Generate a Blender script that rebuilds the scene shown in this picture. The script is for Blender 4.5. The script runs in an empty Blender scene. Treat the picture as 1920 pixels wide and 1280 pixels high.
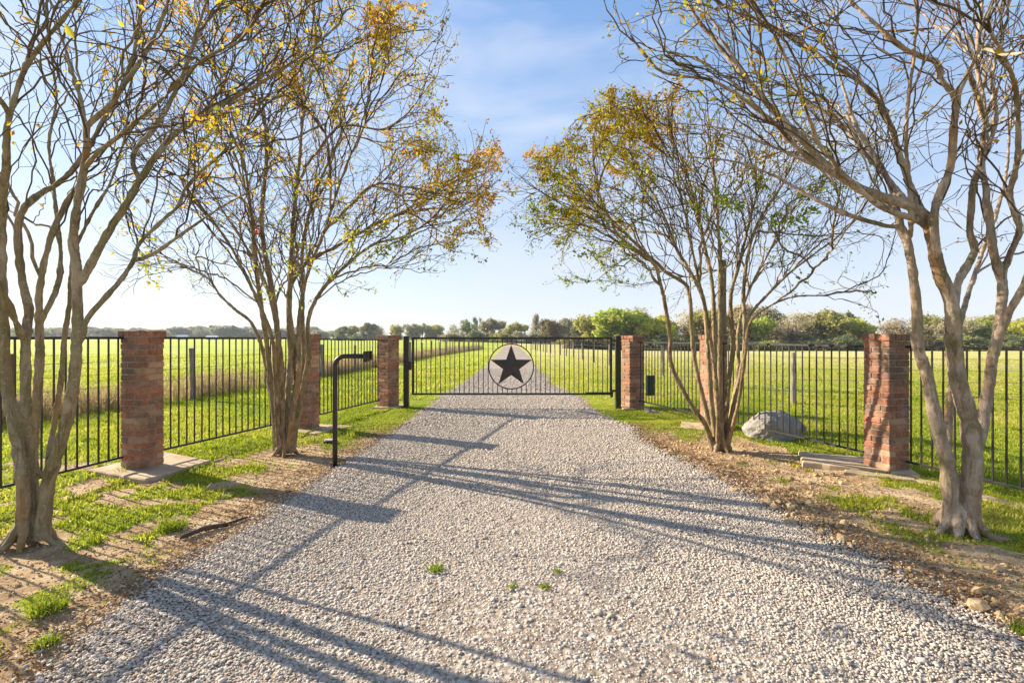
import bpy, math, random
import numpy as np
from mathutils import Vector, Matrix
sc = bpy.context.scene
R = math.radians
rng = np.random.default_rng(7)
random.seed(7)
F, V0, H = 900.0, 632.0, 1.70      # focal length in photo pixels, horizon row, eye height

# ---------------------------------------------------------------- camera
cd = bpy.data.cameras.new('camera')
cam = bpy.data.objects.new('camera', cd)
sc.collection.objects.link(cam)
cam.location = (0, 0, H)
cam.rotation_euler = (R(90), 0, 0)
cd.sensor_width = 36
cd.lens = F / 1920 * 36
cd.shift_y = -8 / 1920
cd.clip_start = 0.05
cd.clip_end = 5000
sc.camera = cam

# ---------------------------------------------------------------- sky and sun
SUN_EL = R(24.5)
SUN_AZ = math.atan2(-0.905, 0.425)      # clockwise from +Y
w = bpy.data.worlds.new('World')
sc.world = w
w.use_nodes = True
nt = w.node_tree
nt.nodes.clear()
out = nt.nodes.new('ShaderNodeOutputWorld')
bg = nt.nodes.new('ShaderNodeBackground')
sky = nt.nodes.new('ShaderNodeTexSky')
sky.sky_type = 'NISHITA'
sky.sun_disc = False
sky.sun_elevation = SUN_EL
sky.sun_rotation = SUN_AZ
sky.air_density = 1.0
sky.dust_density = 0.35
sky.ozone_density = 1.6
# thin high cirrus streaks over the clear sky
tc = nt.nodes.new('ShaderNodeTexCoord')
mp = nt.nodes.new('ShaderNodeMapping')
mp.inputs['Scale'].default_value = (1.6, 1.2, 5.0)
mp.inputs['Rotation'].default_value = (0.15, 0.25, 0.4)
nz = nt.nodes.new('ShaderNodeTexNoise')
nz.inputs['Scale'].default_value = 1.9
nz.inputs['Detail'].default_value = 6
nz.inputs['Roughness'].default_value = 0.5
nz.inputs['Distortion'].default_value = 0.3
mr = nt.nodes.new('ShaderNodeMapRange')
mr.inputs['From Min'].default_value = 0.46
mr.inputs['From Max'].default_value = 0.74
mr.inputs['To Max'].default_value = 0.65
mx = nt.nodes.new('ShaderNodeMixRGB')
mx.inputs['Color2'].default_value = (4.0, 4.3, 4.9, 1)
nt.links.new(tc.outputs['Generated'], mp.inputs['Vector'])
nt.links.new(mp.outputs['Vector'], nz.inputs['Vector'])
nt.links.new(nz.outputs['Fac'], mr.inputs['Value'])
nt.links.new(mr.outputs['Result'], mx.inputs['Fac'])
# high thin veil: whitens the sky evenly, most of all towards the horizon
sx = nt.nodes.new('ShaderNodeSeparateXYZ')
nt.links.new(tc.outputs['Generated'], sx.inputs['Vector'])
vr = nt.nodes.new('ShaderNodeValToRGB')
els = vr.color_ramp.elements
while len(els) < 4:
    els.new(.5)
for e_, (p_, c_) in zip(els, ((0.0, (3.9, 4.1, 4.75, 1)), (.16, (3.45, 3.85, 4.75, 1)), (.36, (2.2, 3.15, 4.75, 1)), (.60, (1.2, 2.35, 4.6, 1)))):
    e_.position = p_
    e_.color = c_
vf = nt.nodes.new('ShaderNodeMapRange')
vf.inputs['From Max'].default_value = .5
vf.inputs['To Min'].default_value = .80
vf.inputs['To Max'].default_value = .62
nt.links.new(sx.outputs['Z'], vr.inputs['Fac'])
nt.links.new(sx.outputs['Z'], vf.inputs['Value'])
veil = nt.nodes.new('ShaderNodeMixRGB')
nt.links.new(vf.outputs['Result'], veil.inputs['Fac'])
nt.links.new(sky.outputs['Color'], veil.inputs['Color1'])
nt.links.new(vr.outputs['Color'], veil.inputs['Color2'])
nt.links.new(veil.outputs['Color'], mx.inputs['Color1'])
nt.links.new(mx.outputs['Color'], bg.inputs['Color'])
bg.inputs['Strength'].default_value = 0.085
nt.links.new(bg.outputs['Background'], out.inputs['Surface'])

sd = bpy.data.lights.new('sun', 'SUN')
sd.energy = 5.0
sd.angle = R(0.5)
sd.color = (1.0, 0.88, 0.70)
sun = bpy.data.objects.new('sun', sd)
sc.collection.objects.link(sun)
to_sun = Vector((math.sin(SUN_AZ) * math.cos(SUN_EL), math.cos(SUN_AZ) * math.cos(SUN_EL), math.sin(SUN_EL)))
sun.rotation_euler = to_sun.to_track_quat('Z', 'Y').to_euler()

sc.view_settings.view_transform = 'Standard'
sc.view_settings.look = 'None'
sc.view_settings.gamma = 1
sc.view_settings.exposure = 1.32
sc.render.engine = 'CYCLES'
sc.cycles.max_bounces = 6
sc.cycles.transparent_max_bounces = 6
sc.cycles.use_denoising = True

# ---------------------------------------------------------------- noise helpers
def _h(ix, iy, s):
    n = (ix.astype(np.int64) * 374761393 + iy.astype(np.int64) * 668265263 + s * 974634777) & 0xffffffff
    n = ((n ^ (n >> 13)) * 1274126177) & 0xffffffff
    return ((n ^ (n >> 16)) & 0xffff) / 65535.0

def vnoise(x, y, scale, s=0):
    x = np.asarray(x, float) * scale
    y = np.asarray(y, float) * scale
    ix, iy = np.floor(x), np.floor(y)
    fx, fy = x - ix, y - iy
    fx = fx * fx * (3 - 2 * fx)
    fy = fy * fy * (3 - 2 * fy)
    a, b, c, d = _h(ix, iy, s), _h(ix + 1, iy, s), _h(ix, iy + 1, s), _h(ix + 1, iy + 1, s)
    return (a * (1 - fx) + b * fx) * (1 - fy) + (c * (1 - fx) + d * fx) * fy

def fbm(x, y, scale, s=0, o=4):
    t, a, n = 0, 1, 0
    for i in range(o):
        t = t + a * vnoise(x, y, scale * 2 ** i, s + i * 17)
        n += a
        a *= .5
    return t / n

def sstep(a, b, x):
    t = np.clip((np.asarray(x, float) - a) / (b - a), 0, 1)
    return t * t * (3 - 2 * t)

def road_l(Y):
    Y = np.asarray(Y, float)
    return np.interp(Y, [0, 2.4, 4.4, 6.7, 8.6, 12, 15, 22, 45, 120], [-2.9, -2.46, -2.32, -2.2, -2.1, -1.95, -1.9, -1.62, -1.7, -1.9]) + (fbm(Y, Y * 0 + 3, .9, 5, 3) - .5) * .35

def road_r(Y):
    Y = np.asarray(Y, float)
    return np.interp(Y, [0, 2.7, 3.7, 4.6, 5.5, 7, 9.1, 13, 16, 24, 45, 120], [3.1, 2.85, 2.65, 2.5, 2.38, 2.2, 2.1, 1.8, 1.5, 1.35, 1.6, 1.7]) + (fbm(Y, Y * 0 + 8, .9, 9, 3) - .5) * .35

def gz(x, y):
    x = np.asarray(x, float)
    y = np.asarray(y, float)
    z = -1.35 * sstep(18, 115, y) * sstep(-25, 35, x)
    near = 1 - sstep(25, 60, y)
    on_road = sstep(-.25, .25, x - road_l(y)) * sstep(-.25, .25, road_r(y) - x)
    z = z + near * ((fbm(x, y, .8, 21, 3) - .5) * .08 + (fbm(x, y, 5, 31, 2) - .5) * .022) * (1 - .75 * on_road)
    # loose soil ridge where the gravel meets the right-hand verge
    d = x - road_r(y)
    z = z + .05 * np.exp(-((d - .22) / .2) ** 2) * sstep(7.5, 6, y) * (.4 + fbm(x, y, 3, 55, 2))
    return z

def cover(x, y):
    """how much of the soil is under grass"""
    x = np.asarray(x, float)
    y = np.asarray(y, float)
    n = fbm(x, y, 1.1, 77, 4) * .42 + fbm(x, y, 4.2, 78, 3) * .58
    dl = road_l(y) - x
    dr = x - road_r(y)
    fl = 4.68 - .292 * (y - 5.98)                  # the iron fence line
    left = sstep(.05, .9, dl) * sstep(.485, .57, n + .12 * sstep(6.2, 9, y) + .05 * sstep(.5, 1.6, dl))
    left = np.where(-x > fl, sstep(.44, .56, n + .34 * sstep(6.0, 8.5, y)), left)
    left = np.maximum(left, sstep(8.0, 9.3, y) * sstep(.0, .2, dl) * sstep(.2, .4, n + .1))
    right = sstep(.30, 1.1, dr) * sstep(.50, .60, n + .12 * sstep(1.4, 2.4, dr) + .03)
    right = np.where(x > fl + .1, .97, right)
    right = np.maximum(right, sstep(7.8, 9.2, y) * sstep(.0, .25, dr) * sstep(.25, .45, n + .12))
    c = np.where(x < 0, left, right)
    for (cx, cy, r) in ((-3.3, 7.0, .75), (3.1, 7.15, .95), (-4.0, 3.95, .45), (-2.4, 6.6, .8)):
        c = c * sstep(r * .45, r, np.hypot(x - cx, y - cy))
    on = (x > road_l(y)) & (x < road_r(y))
    return np.where(on, 0, c)

def P(u, v, d):
    """photo pixel and distance -> world point"""
    return np.array([(u - 960) / F * d, d, H - (v - V0) / F * d])

def G(x, y):
    return float(gz(x, y))

# ---------------------------------------------------------------- object helpers
COL = sc.collection

def mesh_np(name, V, F4=None, F3=None, mats=(), mi4=None, mi3=None, smooth=False, attrs=None):
    V = np.asarray(V, np.float32).reshape(-1, 3)
    F4 = np.zeros((0, 4), int) if F4 is None or len(F4) == 0 else np.asarray(F4, int).reshape(-1, 4)
    F3 = np.zeros((0, 3), int) if F3 is None or len(F3) == 0 else np.asarray(F3, int).reshape(-1, 3)
    me = bpy.data.meshes.new(name)
    me.vertices.add(len(V))
    me.vertices.foreach_set('co', V.ravel())
    nl = F4.size + F3.size
    me.loops.add(nl)
    me.loops.foreach_set('vertex_index', np.concatenate([F4.ravel(), F3.ravel()]).astype(np.int32))
    npoly = len(F4) + len(F3)
    me.polygons.add(npoly)
    starts = np.concatenate([np.arange(len(F4)) * 4, F4.size + np.arange(len(F3)) * 3]).astype(np.int32)
    me.polygons.foreach_set('loop_start', starts)
    if mi4 is not None or mi3 is not None:
        mi = np.concatenate([np.zeros(len(F4), int) if mi4 is None else mi4, np.zeros(len(F3), int) if mi3 is None else mi3])
        me.polygons.foreach_set('material_index', mi.astype(np.int32))
    me.polygons.foreach_set('use_smooth', np.full(npoly, smooth))
    for k, a in (attrs or {}).items():
        at = me.attributes.new(k, 'FLOAT', 'POINT')
        at.data.foreach_set('value', np.asarray(a, np.float32))
    for m in mats:
        me.materials.append(m)
    me.update(calc_edges=True)
    return me

class MB:
    """collects shapes for ONE mesh"""
    def __init__(s):
        s.v, s.q, s.t, s.mq, s.mt, s.n = [], [], [], [], [], 0
    def add(s, V, Q=None, T=None, m=0):
        V = np.asarray(V, float).reshape(-1, 3)
        if Q is not None and len(Q):
            s.q.append(np.asarray(Q, int) + s.n)
            s.mq.append(np.full(len(Q), m))
        if T is not None and len(T):
            s.t.append(np.asarray(T, int) + s.n)
            s.mt.append(np.full(len(T), m))
        s.v.append(V)
        s.n += len(V)
    def box(s, c, size, rz=0, m=0, ch=0.0, jit=0.0, rx=0):
        hx, hy, hz = size[0] / 2, size[1] / 2, size[2] / 2
        if ch <= 0:
            V = np.array([[x, y, z] for z in (-hz, hz) for y in (-hy, hy) for x in (-hx, hx)], float)
            Q = [[0, 2, 3, 1], [4, 5, 7, 6], [0, 1, 5, 4], [2, 6, 7, 3], [0, 4, 6, 2], [1, 3, 7, 5]]
            T = []
        else:
            V, Q, T = chamfer(hx, hy, hz, ch)
            V = V.copy()
        if jit:
            V = V + rng.normal(0, jit, V.shape)
        if rx:
            cx, sx = math.cos(rx), math.sin(rx)
            V = V @ np.array([[1, 0, 0], [0, cx, sx], [0, -sx, cx]])
        cz, sz = math.cos(rz), math.sin(rz)
        V = V @ np.array([[cz, sz, 0], [-sz, cz, 0], [0, 0, 1]]) + np.asarray(c)
        s.add(V, Q, T, m)
    def tube(s, pts, rad, sides=8, m=0, caps=True):
        V, Q, T = tube(pts, rad, sides, caps)
        s.add(V, Q, T, m)
    def mesh(s, name, mats, smooth=False):
        return mesh_np(name, np.concatenate(s.v), np.concatenate(s.q) if s.q else None, np.concatenate(s.t) if s.t else None, mats,
                       np.concatenate(s.mq) if s.mq else None, np.concatenate(s.mt) if s.mt else None, smooth)

def chamfer(hx, hy, hz, c):
    V, idx = [], {}
    for sx in (-1, 1):
        for sy in (-1, 1):
            for sz in (-1, 1):
                for a in range(3):
                    p = [sx * hx, sy * hy, sz * hz]
                    for k in range(3):
                        if k != a:
                            p[k] -= (sx, sy, sz)[k] * c
                    idx[(sx, sy, sz, a)] = len(V)
                    V.append(p)
    V = np.array(V)
    Q, T = [], []
    def orient(f):
        p = V[f]
        n = np.cross(p[1] - p[0], p[2] - p[0])
        return f if n @ p.mean(0) > 0 else f[::-1]
    for a in range(3):
        b, d = [k for k in range(3) if k != a]
        for s0 in (-1, 1):
            f = []
            for s1, s2 in ((-1, -1), (1, -1), (1, 1), (-1, 1)):
                k = [0, 0, 0]
                k[a], k[b], k[d] = s0, s1, s2
                f.append(idx[(k[0], k[1], k[2], a)])
            Q.append(orient(f))
        for s1 in (-1, 1):
            for s2 in (-1, 1):
                f = []
                for s0, ax in ((-1, b), (1, b), (1, d), (-1, d)):
                    k = [0, 0, 0]
                    k[a], k[b], k[d] = s0, s1, s2
                    f.append(idx[(k[0], k[1], k[2], ax)])
                Q.append(orient(f))
    for sx in (-1, 1):
        for sy in (-1, 1):
            for sz in (-1, 1):
                T.append(orient([idx[(sx, sy, sz, a)] for a in range(3)]))
    return V, Q, T

def tube(pts, rad, sides=8, caps=True):
    pts = np.asarray(pts, float)
    n = len(pts)
    rad = np.broadcast_to(np.asarray(rad, float), (n,))
    tg = np.gradient(pts, axis=0)
    tg /= np.maximum(np.linalg.norm(tg, axis=1, keepdims=True), 1e-9)
    ref = np.array([1., 0, 0]) if abs(tg[0][0]) < .8 else np.array([0, 1., 0])
    u = np.cross(tg[0], ref)
    u /= np.linalg.norm(u)
    U = [u]
    for i in range(1, n):
        u = u - tg[i] * (u @ tg[i])
        u = u / max(np.linalg.norm(u), 1e-9)
        U.append(u)
    U = np.array(U)
    W = np.cross(tg, U)
    a = np.linspace(0, 2 * np.pi, sides, endpoint=False)
    V = pts[:, None, :] + rad[:, None, None] * (np.cos(a)[None, :, None] * U[:, None, :] + np.sin(a)[None, :, None] * W[:, None, :])
    i, j = np.meshgrid(np.arange(n - 1), np.arange(sides), indexing='ij')
    j2 = (j + 1) % sides
    Q = np.stack([i * sides + j, i * sides + j2, (i + 1) * sides + j2, (i + 1) * sides + j], -1).reshape(-1, 4)
    V = V.reshape(-1, 3)
    T = np.zeros((0, 3), int)
    if caps:
        b = len(V)
        V = np.concatenate([V, pts[:1], pts[-1:]])
        jj = np.arange(sides)
        T = np.concatenate([np.stack([np.full(sides, b), (jj + 1) % sides, jj], -1),
                            np.stack([np.full(sides, b + 1), (n - 1) * sides + jj, (n - 1) * sides + (jj + 1) % sides], -1)])
    return V, Q, T

def link(name, data, parent=None, loc=None, rz=0):
    o = bpy.data.objects.new(name, data)
    COL.objects.link(o)
    if parent is not None:
        o.parent = parent
    if loc is not None:
        o.location = loc
    if rz:
        o.rotation_euler = (0, 0, rz)
    return o

def tag(o, label, cat, group=None):
    o['label'] = label
    o['category'] = cat
    if group:
        o['group'] = group
    return o

def thing(name, label, cat, loc, rz=0, group=None):
    return tag(link(name, None, None, loc, rz), label, cat, group)

def struct(o, kind='structure'):
    o['kind'] = kind
    return o

def copy_tree(o, parent=None):
    c = o.copy()
    COL.objects.link(c)
    if parent is not None:
        c.parent = parent
    for ch in list(o.children):
        copy_tree(ch, c)
    return c

# ---------------------------------------------------------------- materials
class Mat:
    def __init__(s, name, rough=.8, spec=.3):
        s.m = bpy.data.materials.new(name)
        s.m.use_nodes = True
        s.t = s.m.node_tree
        s.b = s.t.nodes['Principled BSDF']
        s.b.inputs['Roughness'].default_value = rough
        s.b.inputs['Specular IOR Level'].default_value = spec
        s.o = s.t.nodes['Material Output']
    def n(s, k, **kw):
        nd = s.t.nodes.new('ShaderNode' + k)
        for a, b in kw.items():
            if hasattr(nd, a):
                setattr(nd, a, b)
            else:
                nd.inputs[a.replace('_', ' ')].default_value = b
        return nd
    def l(s, a, b):
        s.t.links.new(a, b)
    def coord(s, scale=(1, 1, 1), obj=True):
        tc = s.n('TexCoord')
        mp = s.n('Mapping')
        mp.inputs['Scale'].default_value = scale
        if obj:
            s.l(tc.outputs['Object'], mp.inputs['Vector'])
        else:
            g = s.n('NewGeometry')
            s.l(g.outputs['Position'], mp.inputs['Vector'])
        return mp.outputs['Vector']
    def noise(s, vec, scale, detail=4, rough=.55, dist=0):
        nz = s.n('TexNoise')
        nz.inputs['Scale'].default_value = scale
        nz.inputs['Detail'].default_value = detail
        nz.inputs['Roughness'].default_value = rough
        nz.inputs['Distortion'].default_value = dist
        s.l(vec, nz.inputs['Vector'])
        return nz.outputs['Fac']
    def ramp(s, fac, stops, interp='LINEAR'):
        r = s.n('ValToRGB')
        r.color_ramp.interpolation = interp
        e = r.color_ramp.elements
        while len(e) < len(stops):
            e.new(.5)
        for k, (p, c) in enumerate(stops):
            e[k].position = p
            e[k].color = (*c, 1) if len(c) == 3 else c
        s.l(fac, r.inputs['Fac'])
        return r.outputs['Color']
    def mix(s, fac, a, b, mode='MIX'):
        m = s.n('MixRGB')
        m.blend_type = mode
        for sock, x in ((m.inputs['Fac'], fac), (m.inputs['Color1'], a), (m.inputs['Color2'], b)):
            if isinstance(x, (int, float)):
                sock.default_value = x
            elif isinstance(x, tuple):
                sock.default_value = (*x, 1)
            else:
                s.l(x, sock)
        return m.outputs['Color']
    def bump(s, h, strength=.3, dist=.01):
        b = s.n('Bump')
        b.inputs['Strength'].default_value = strength
        b.inputs['Distance'].default_value = dist
        s.l(h, b.inputs['Height'])
        s.l(b.outputs['Normal'], s.b.inputs['Normal'])
    def col(s, c):
        if isinstance(c, tuple):
            s.b.inputs['Base Color'].default_value = (*c, 1)
        else:
            s.l(c, s.b.inputs['Base Color'])
        return s
    def translucent(s, c, fac=.5):
        tr = s.n('BsdfTranslucent')
        s.l(c, tr.inputs['Color'])
        mx = s.n('MixShader')
        mx.inputs['Fac'].default_value = fac
        s.l(s.b.outputs['BSDF'], mx.inputs[1])
        s.l(tr.outputs['BSDF'], mx.inputs[2])
        s.l(mx.outputs['Shader'], s.o.inputs['Surface'])
    def rand(s):
        return s.n('NewGeometry').outputs['Random Per Island']
    def attr(s, name):
        a = s.n('Attribute')
        a.attribute_name = name
        return a.outputs['Fac']

def m_bricks():
    m = Mat('brick', .9, .2)
    v = m.coord()
    c = m.ramp(m.rand(), [(0, (.27, .09, .048)), (.2, (.37, .13, .065)), (.4, (.45, .195, .10)), (.58, (.34, .12, .07)), (.72, (.22, .12, .085)), (.85, (.54, .32, .19)), (1, (.13, .09, .07))])
    n = m.noise(v, 22, 6, .7)
    c = m.mix(m.ramp(n, [(.45, (0, 0, 0)), (.75, (1, 1, 1))]), c, (.46, .30, .22))
    n2 = m.noise(v, 4, 4)
    c = m.mix(m.ramp(n2, [(.44, (0, 0, 0)), (.62, (.75, .75, .75))]), c, (.15, .105, .075))
    m.col(c)
    m.bump(m.noise(v, 90, 5, .7), .7, .006)
    return m.m

def m_mortar():
    m = Mat('mortar', .95, .1)
    v = m.coord()
    m.col(m.ramp(m.noise(v, 30, 4), [(.3, (.22, .17, .13)), (.7, (.42, .35, .28))]))
    m.bump(m.noise(v, 120, 3), .5, .004)
    return m.m

def m_iron():
    m = Mat('black_iron', .42, .5)
    v = m.coord()
    c = m.ramp(m.noise(v, 12, 5, .6), [(.35, (.014, .012, .011)), (.68, (.03, .024, .02)), (.8, (.07, .042, .025))])
    m.col(c)
    m.b.inputs['Metallic'].default_value = 0.0
    m.bump(m.noise(v, 60, 3), .15, .002)
    return m.m

def m_concrete(name='concrete', a=(.30, .24, .17), b=(.52, .43, .32)):
    m = Mat(name, .93, .15)
    v = m.coord()
    c = m.ramp(m.noise(v, 5, 8, .65), [(.3, a), (.7, b)])
    c = m.mix(m.ramp(m.noise(v, 2.2, 4), [(.5, (0, 0, 0)), (.65, (.6, .6, .6))]), c, (.24, .16, .09))
    m.col(c)
    m.bump(m.noise(v, 60, 6, .7), .5, .008)
    return m.m

def m_bark(name, base, light, dark, moss=.35):
    m = Mat(name, .85, .2)
    v = m.coord()
    vs = m.coord((1, 1, .22))
    c = m.ramp(m.noise(vs, 16, 7, .7, .8), [(.28, dark), (.45, base), (.58, light), (.75, base)])
    # plates of peeled bark with crisp edges
    p = m.ramp(m.noise(vs, 7, 5, .65, 1.2), [(.52, (0, 0, 0)), (.55, (.7, .7, .7))])
    c = m.mix(p, c, tuple(x * 1.25 for x in light))
    q = m.ramp(m.noise(vs, 5.3, 5, .65, 1.0), [(.57, (0, 0, 0)), (.60, (.75, .75, .75))])
    c = m.mix(q, c, tuple(x * .8 for x in dark))
    g = m.ramp(m.noise(v, 3.6, 6, .65), [(.52 - moss * .15, (0, 0, 0)), (.70 - moss * .1, (.7, .7, .7))])
    c = m.mix(g, c, (.17, .15, .05))
    o = m.ramp(m.noise(vs, 2.6, 4), [(.56, (0, 0, 0)), (.66, (.6, .6, .6))])
    c = m.mix(o, c, (.36, .19, .08))
    li = m.ramp(m.noise(v, 42, 3, .6), [(.63, (0, 0, 0)), (.68, (.65, .65, .65))])
    c = m.mix(li, c, (.50, .49, .43))
    m.col(c)
    m.bump(m.mix(.5, m.noise(vs, 45, 7, .75), m.noise(vs, 14, 5, .65)), 1.0, .022)
    return m.m

def m_leaf(name, stops, tr=.5):
    m = Mat(name, .55, .3)
    c = m.ramp(m.attr('tint'), stops)
    h = m.n('HueSaturation')
    mr = m.n('MapRange')
    m.l(m.rand(), mr.inputs['Value'])
    mr.inputs['To Min'].default_value = .6
    mr.inputs['To Max'].default_value = 1.3
    m.l(mr.outputs['Result'], h.inputs['Value'])
    m.l(c, h.inputs['Color'])
    m.l(h.outputs['Color'], m.b.inputs['Base Color'])
    m.translucent(h.outputs['Color'], tr)
    return m.m

def m_tint_foliage():
    """far crowns: the object's own colour times clump and leaf variation"""
    m = Mat('far_foliage', .7, .15)
    oi = m.n('ObjectInfo')
    c = m.mix(m.ramp(m.attr('tint'), [(0, (0, 0, 0)), (1, (1, 1, 1))]), oi.outputs['Color'], (.30, .20, .09))
    h = m.n('HueSaturation')
    mr = m.n('MapRange')
    m.l(m.rand(), mr.inputs['Value'])
    mr.inputs['To Min'].default_value = .75
    mr.inputs['To Max'].default_value = 1.25
    m.l(mr.outputs['Result'], h.inputs['Value'])
    m.l(c, h.inputs['Color'])
    m.l(h.outputs['Color'], m.b.inputs['Base Color'])
    m.translucent(h.outputs['Color'], .58)
    return m.m

def m_grass():
    m = Mat('grass_blade', .5, .35)
    c = m.ramp(m.attr('tint'), [(0, (.17, .25, .015)), (.3, (.32, .37, .025)), (.6, (.50, .48, .06)), (.85, (.56, .48, .15)), (1, (.50, .37, .17))])
    h = m.n('HueSaturation')
    mr = m.n('MapRange')
    m.l(m.rand(), mr.inputs['Value'])
    mr.inputs['To Min'].default_value = .7
    mr.inputs['To Max'].default_value = 1.25
    m.l(mr.outputs['Result'], h.inputs['Value'])
    m.l(c, h.inputs['Color'])
    m.l(h.outputs['Color'], m.b.inputs['Base Color'])
    m.translucent(h.outputs['Color'], .55)
    return m.m

def m_ground():
    m = Mat('ground_soil_and_grass', .95, .1)
    v = m.coord((1, 1, 1), False)
    soil = m.ramp(m.noise(v, 2.2, 9, .68), [(.3, (.22, .135, .07)), (.45, (.42, .28, .15)), (.56, (.58, .42, .24)), (.7, (.68, .55, .37))])
    litter = m.ramp(m.noise(v, 26, 5, .7), [(.56, (0, 0, 0)), (.64, (.8, .8, .8))])
    soil = m.mix(litter, soil, (.17, .105, .06))
    crumbs = m.ramp(m.noise(v, 60, 3, .6), [(.62, (0, 0, 0)), (.7, (.6, .6, .6))])
    soil = m.mix(crumbs, soil, (.62, .55, .45))
    g1 = m.ramp(m.noise(v, .35, 8, .65), [(.3, (.20, .27, .018)), (.5, (.33, .38, .028)), (.68, (.43, .42, .05)), (.85, (.40, .34, .12))])
    g2 = m.ramp(m.noise(v, 7, 6, .75), [(.35, (.45, .45, .45)), (.6, (1, 1, 1))])
    g = m.mix(1.0, g1, g2, 'MULTIPLY')
    far = m.ramp(m.attr('far'), [(0, (0, 0, 0)), (1, (1, 1, 1))])
    vf = m.coord((.35, .22, 1), False)
    gf = m.ramp(m.noise(vf, .22, 7, .6), [(.3, (.34, .35, .06)), (.44, (.46, .43, .11)), (.56, (.52, .46, .18)), (.68, (.53, .43, .25))])
    g = m.mix(far, g, m.mix(m.attr('dry'), m.ramp(m.noise(vf, .3, 6, .6), [(.3, (.27, .34, .03)), (.5, (.37, .42, .045)), (.7, (.47, .46, .10))]), gf))
    at = m.n('Math', operation='ADD')
    m.l(m.attr('cover'), at.inputs[0])
    nm = m.n('Math', operation='MULTIPLY_ADD')
    m.l(m.noise(v, 12, 6, .75), nm.inputs[0])
    nm.inputs[1].default_value = 1.6
    nm.inputs[2].default_value = -.8
    m.l(nm.outputs[0], at.inputs[1])
    fac = m.ramp(at.outputs[0], [(.38, (0, 0, 0)), (.62, (1, 1, 1))])
    m.col(m.mix(fac, soil, g))
    hb = m.mix(.5, m.noise(v, 30, 8, .75), m.noise(v, 6, 5, .6))
    m.bump(hb, 1.0, .06)
    return m.m

def m_gravel_bed():
    m = Mat('gravel_bed', .95, .15)
    v = m.coord((1, 1, 1), False)
    vo = m.n('TexVoronoi')
    vo.inputs['Scale'].default_value = 26
    m.l(v, vo.inputs['Vector'])
    c = m.ramp(vo.outputs['Color'], [(0, (.30, .25, .20)), (.3, (.44, .375, .31)), (.6, (.58, .51, .43)), (1, (.70, .64, .57))])
    d = m.ramp(vo.outputs['Distance'], [(.25, (1, 1, 1)), (.62, (.55, .5, .46))])
    c = m.mix(1.0, c, d, 'MULTIPLY')
    lg = m.ramp(m.noise(v, .8, 6, .6), [(.35, (.75, .72, .68)), (.65, (1.0, 1.0, 1.0))])
    c = m.mix(1.0, c, lg, 'MULTIPLY')
    m.col(c)
    inv = m.n('Invert')
    m.l(vo.outputs['Distance'], inv.inputs['Color'])
    m.bump(inv.outputs['Color'], .7, .012)
    return m.m

def m_stone():
    m = Mat('gravel_stone', .85, .25)
    c = m.ramp(m.rand(), [(0, (.21, .17, .13)), (.10, (.37, .32, .26)), (.35, (.475, .41, .335)), (.55, (.55, .485, .405)), (.72, (.52, .42, .315)), (.86, (.64, .58, .50)), (.95, (.44, .29, .18)), (1, (.25, .22, .20))])
    v = m.coord()
    c = m.mix(m.ramp(m.noise(v, 60, 4, .7), [(.4, (0, 0, 0)), (.7, (.45, .45, .45))]), c, (.42, .37, .32))
    m.col(c)
    m.bump(m.noise(v, 160, 3, .6), .35, .002)
    return m.m

def m_clod():
    m = Mat('tan_soil_clod', .95, .1)
    v = m.coord()
    m.col(m.ramp(m.noise(v, 25, 5, .65), [(.3, (.30, .19, .09)), (.55, (.52, .36, .19)), (.75, (.64, .50, .32))]))
    m.bump(m.noise(v, 60, 4), .6, .008)
    return m.m

def m_boulder():
    m = Mat('grey_limestone', .9, .2)
    v = m.coord()
    c = m.ramp(m.noise(v, 5, 8, .7), [(.3, (.16, .15, .135)), (.5, (.31, .285, .25)), (.72, (.50, .45, .38))])
    c = m.mix(m.ramp(m.noise(v, 2, 4), [(.55, (0, 0, 0)), (.7, (.7, .7, .7))]), c, (.12, .125, .12))
    m.col(c)
    m.bump(m.noise(v, 16, 8, .7), .9, .04)
    return m.m

def m_wood(name, a, b, sc_=8):
    m = Mat(name, .9, .15)
    v = m.coord((1, 1, .12))
    m.col(m.ramp(m.noise(v, sc_ * 4, 6, .65), [(.3, a), (.7, b)]))
    m.bump(m.noise(v, sc_ * 8, 5, .7), .8, .01)
    return m.m

def m_plain(name, c, rough=.6, spec=.4, var=.25, sc_=12):
    m = Mat(name, rough, spec)
    v = m.coord()
    a = tuple(x * (1 - var) for x in c)
    b = tuple(min(1, x * (1 + var)) for x in c)
    m.col(m.ramp(m.noise(v, sc_, 4), [(.3, a), (.7, b)]))
    return m.m

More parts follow.
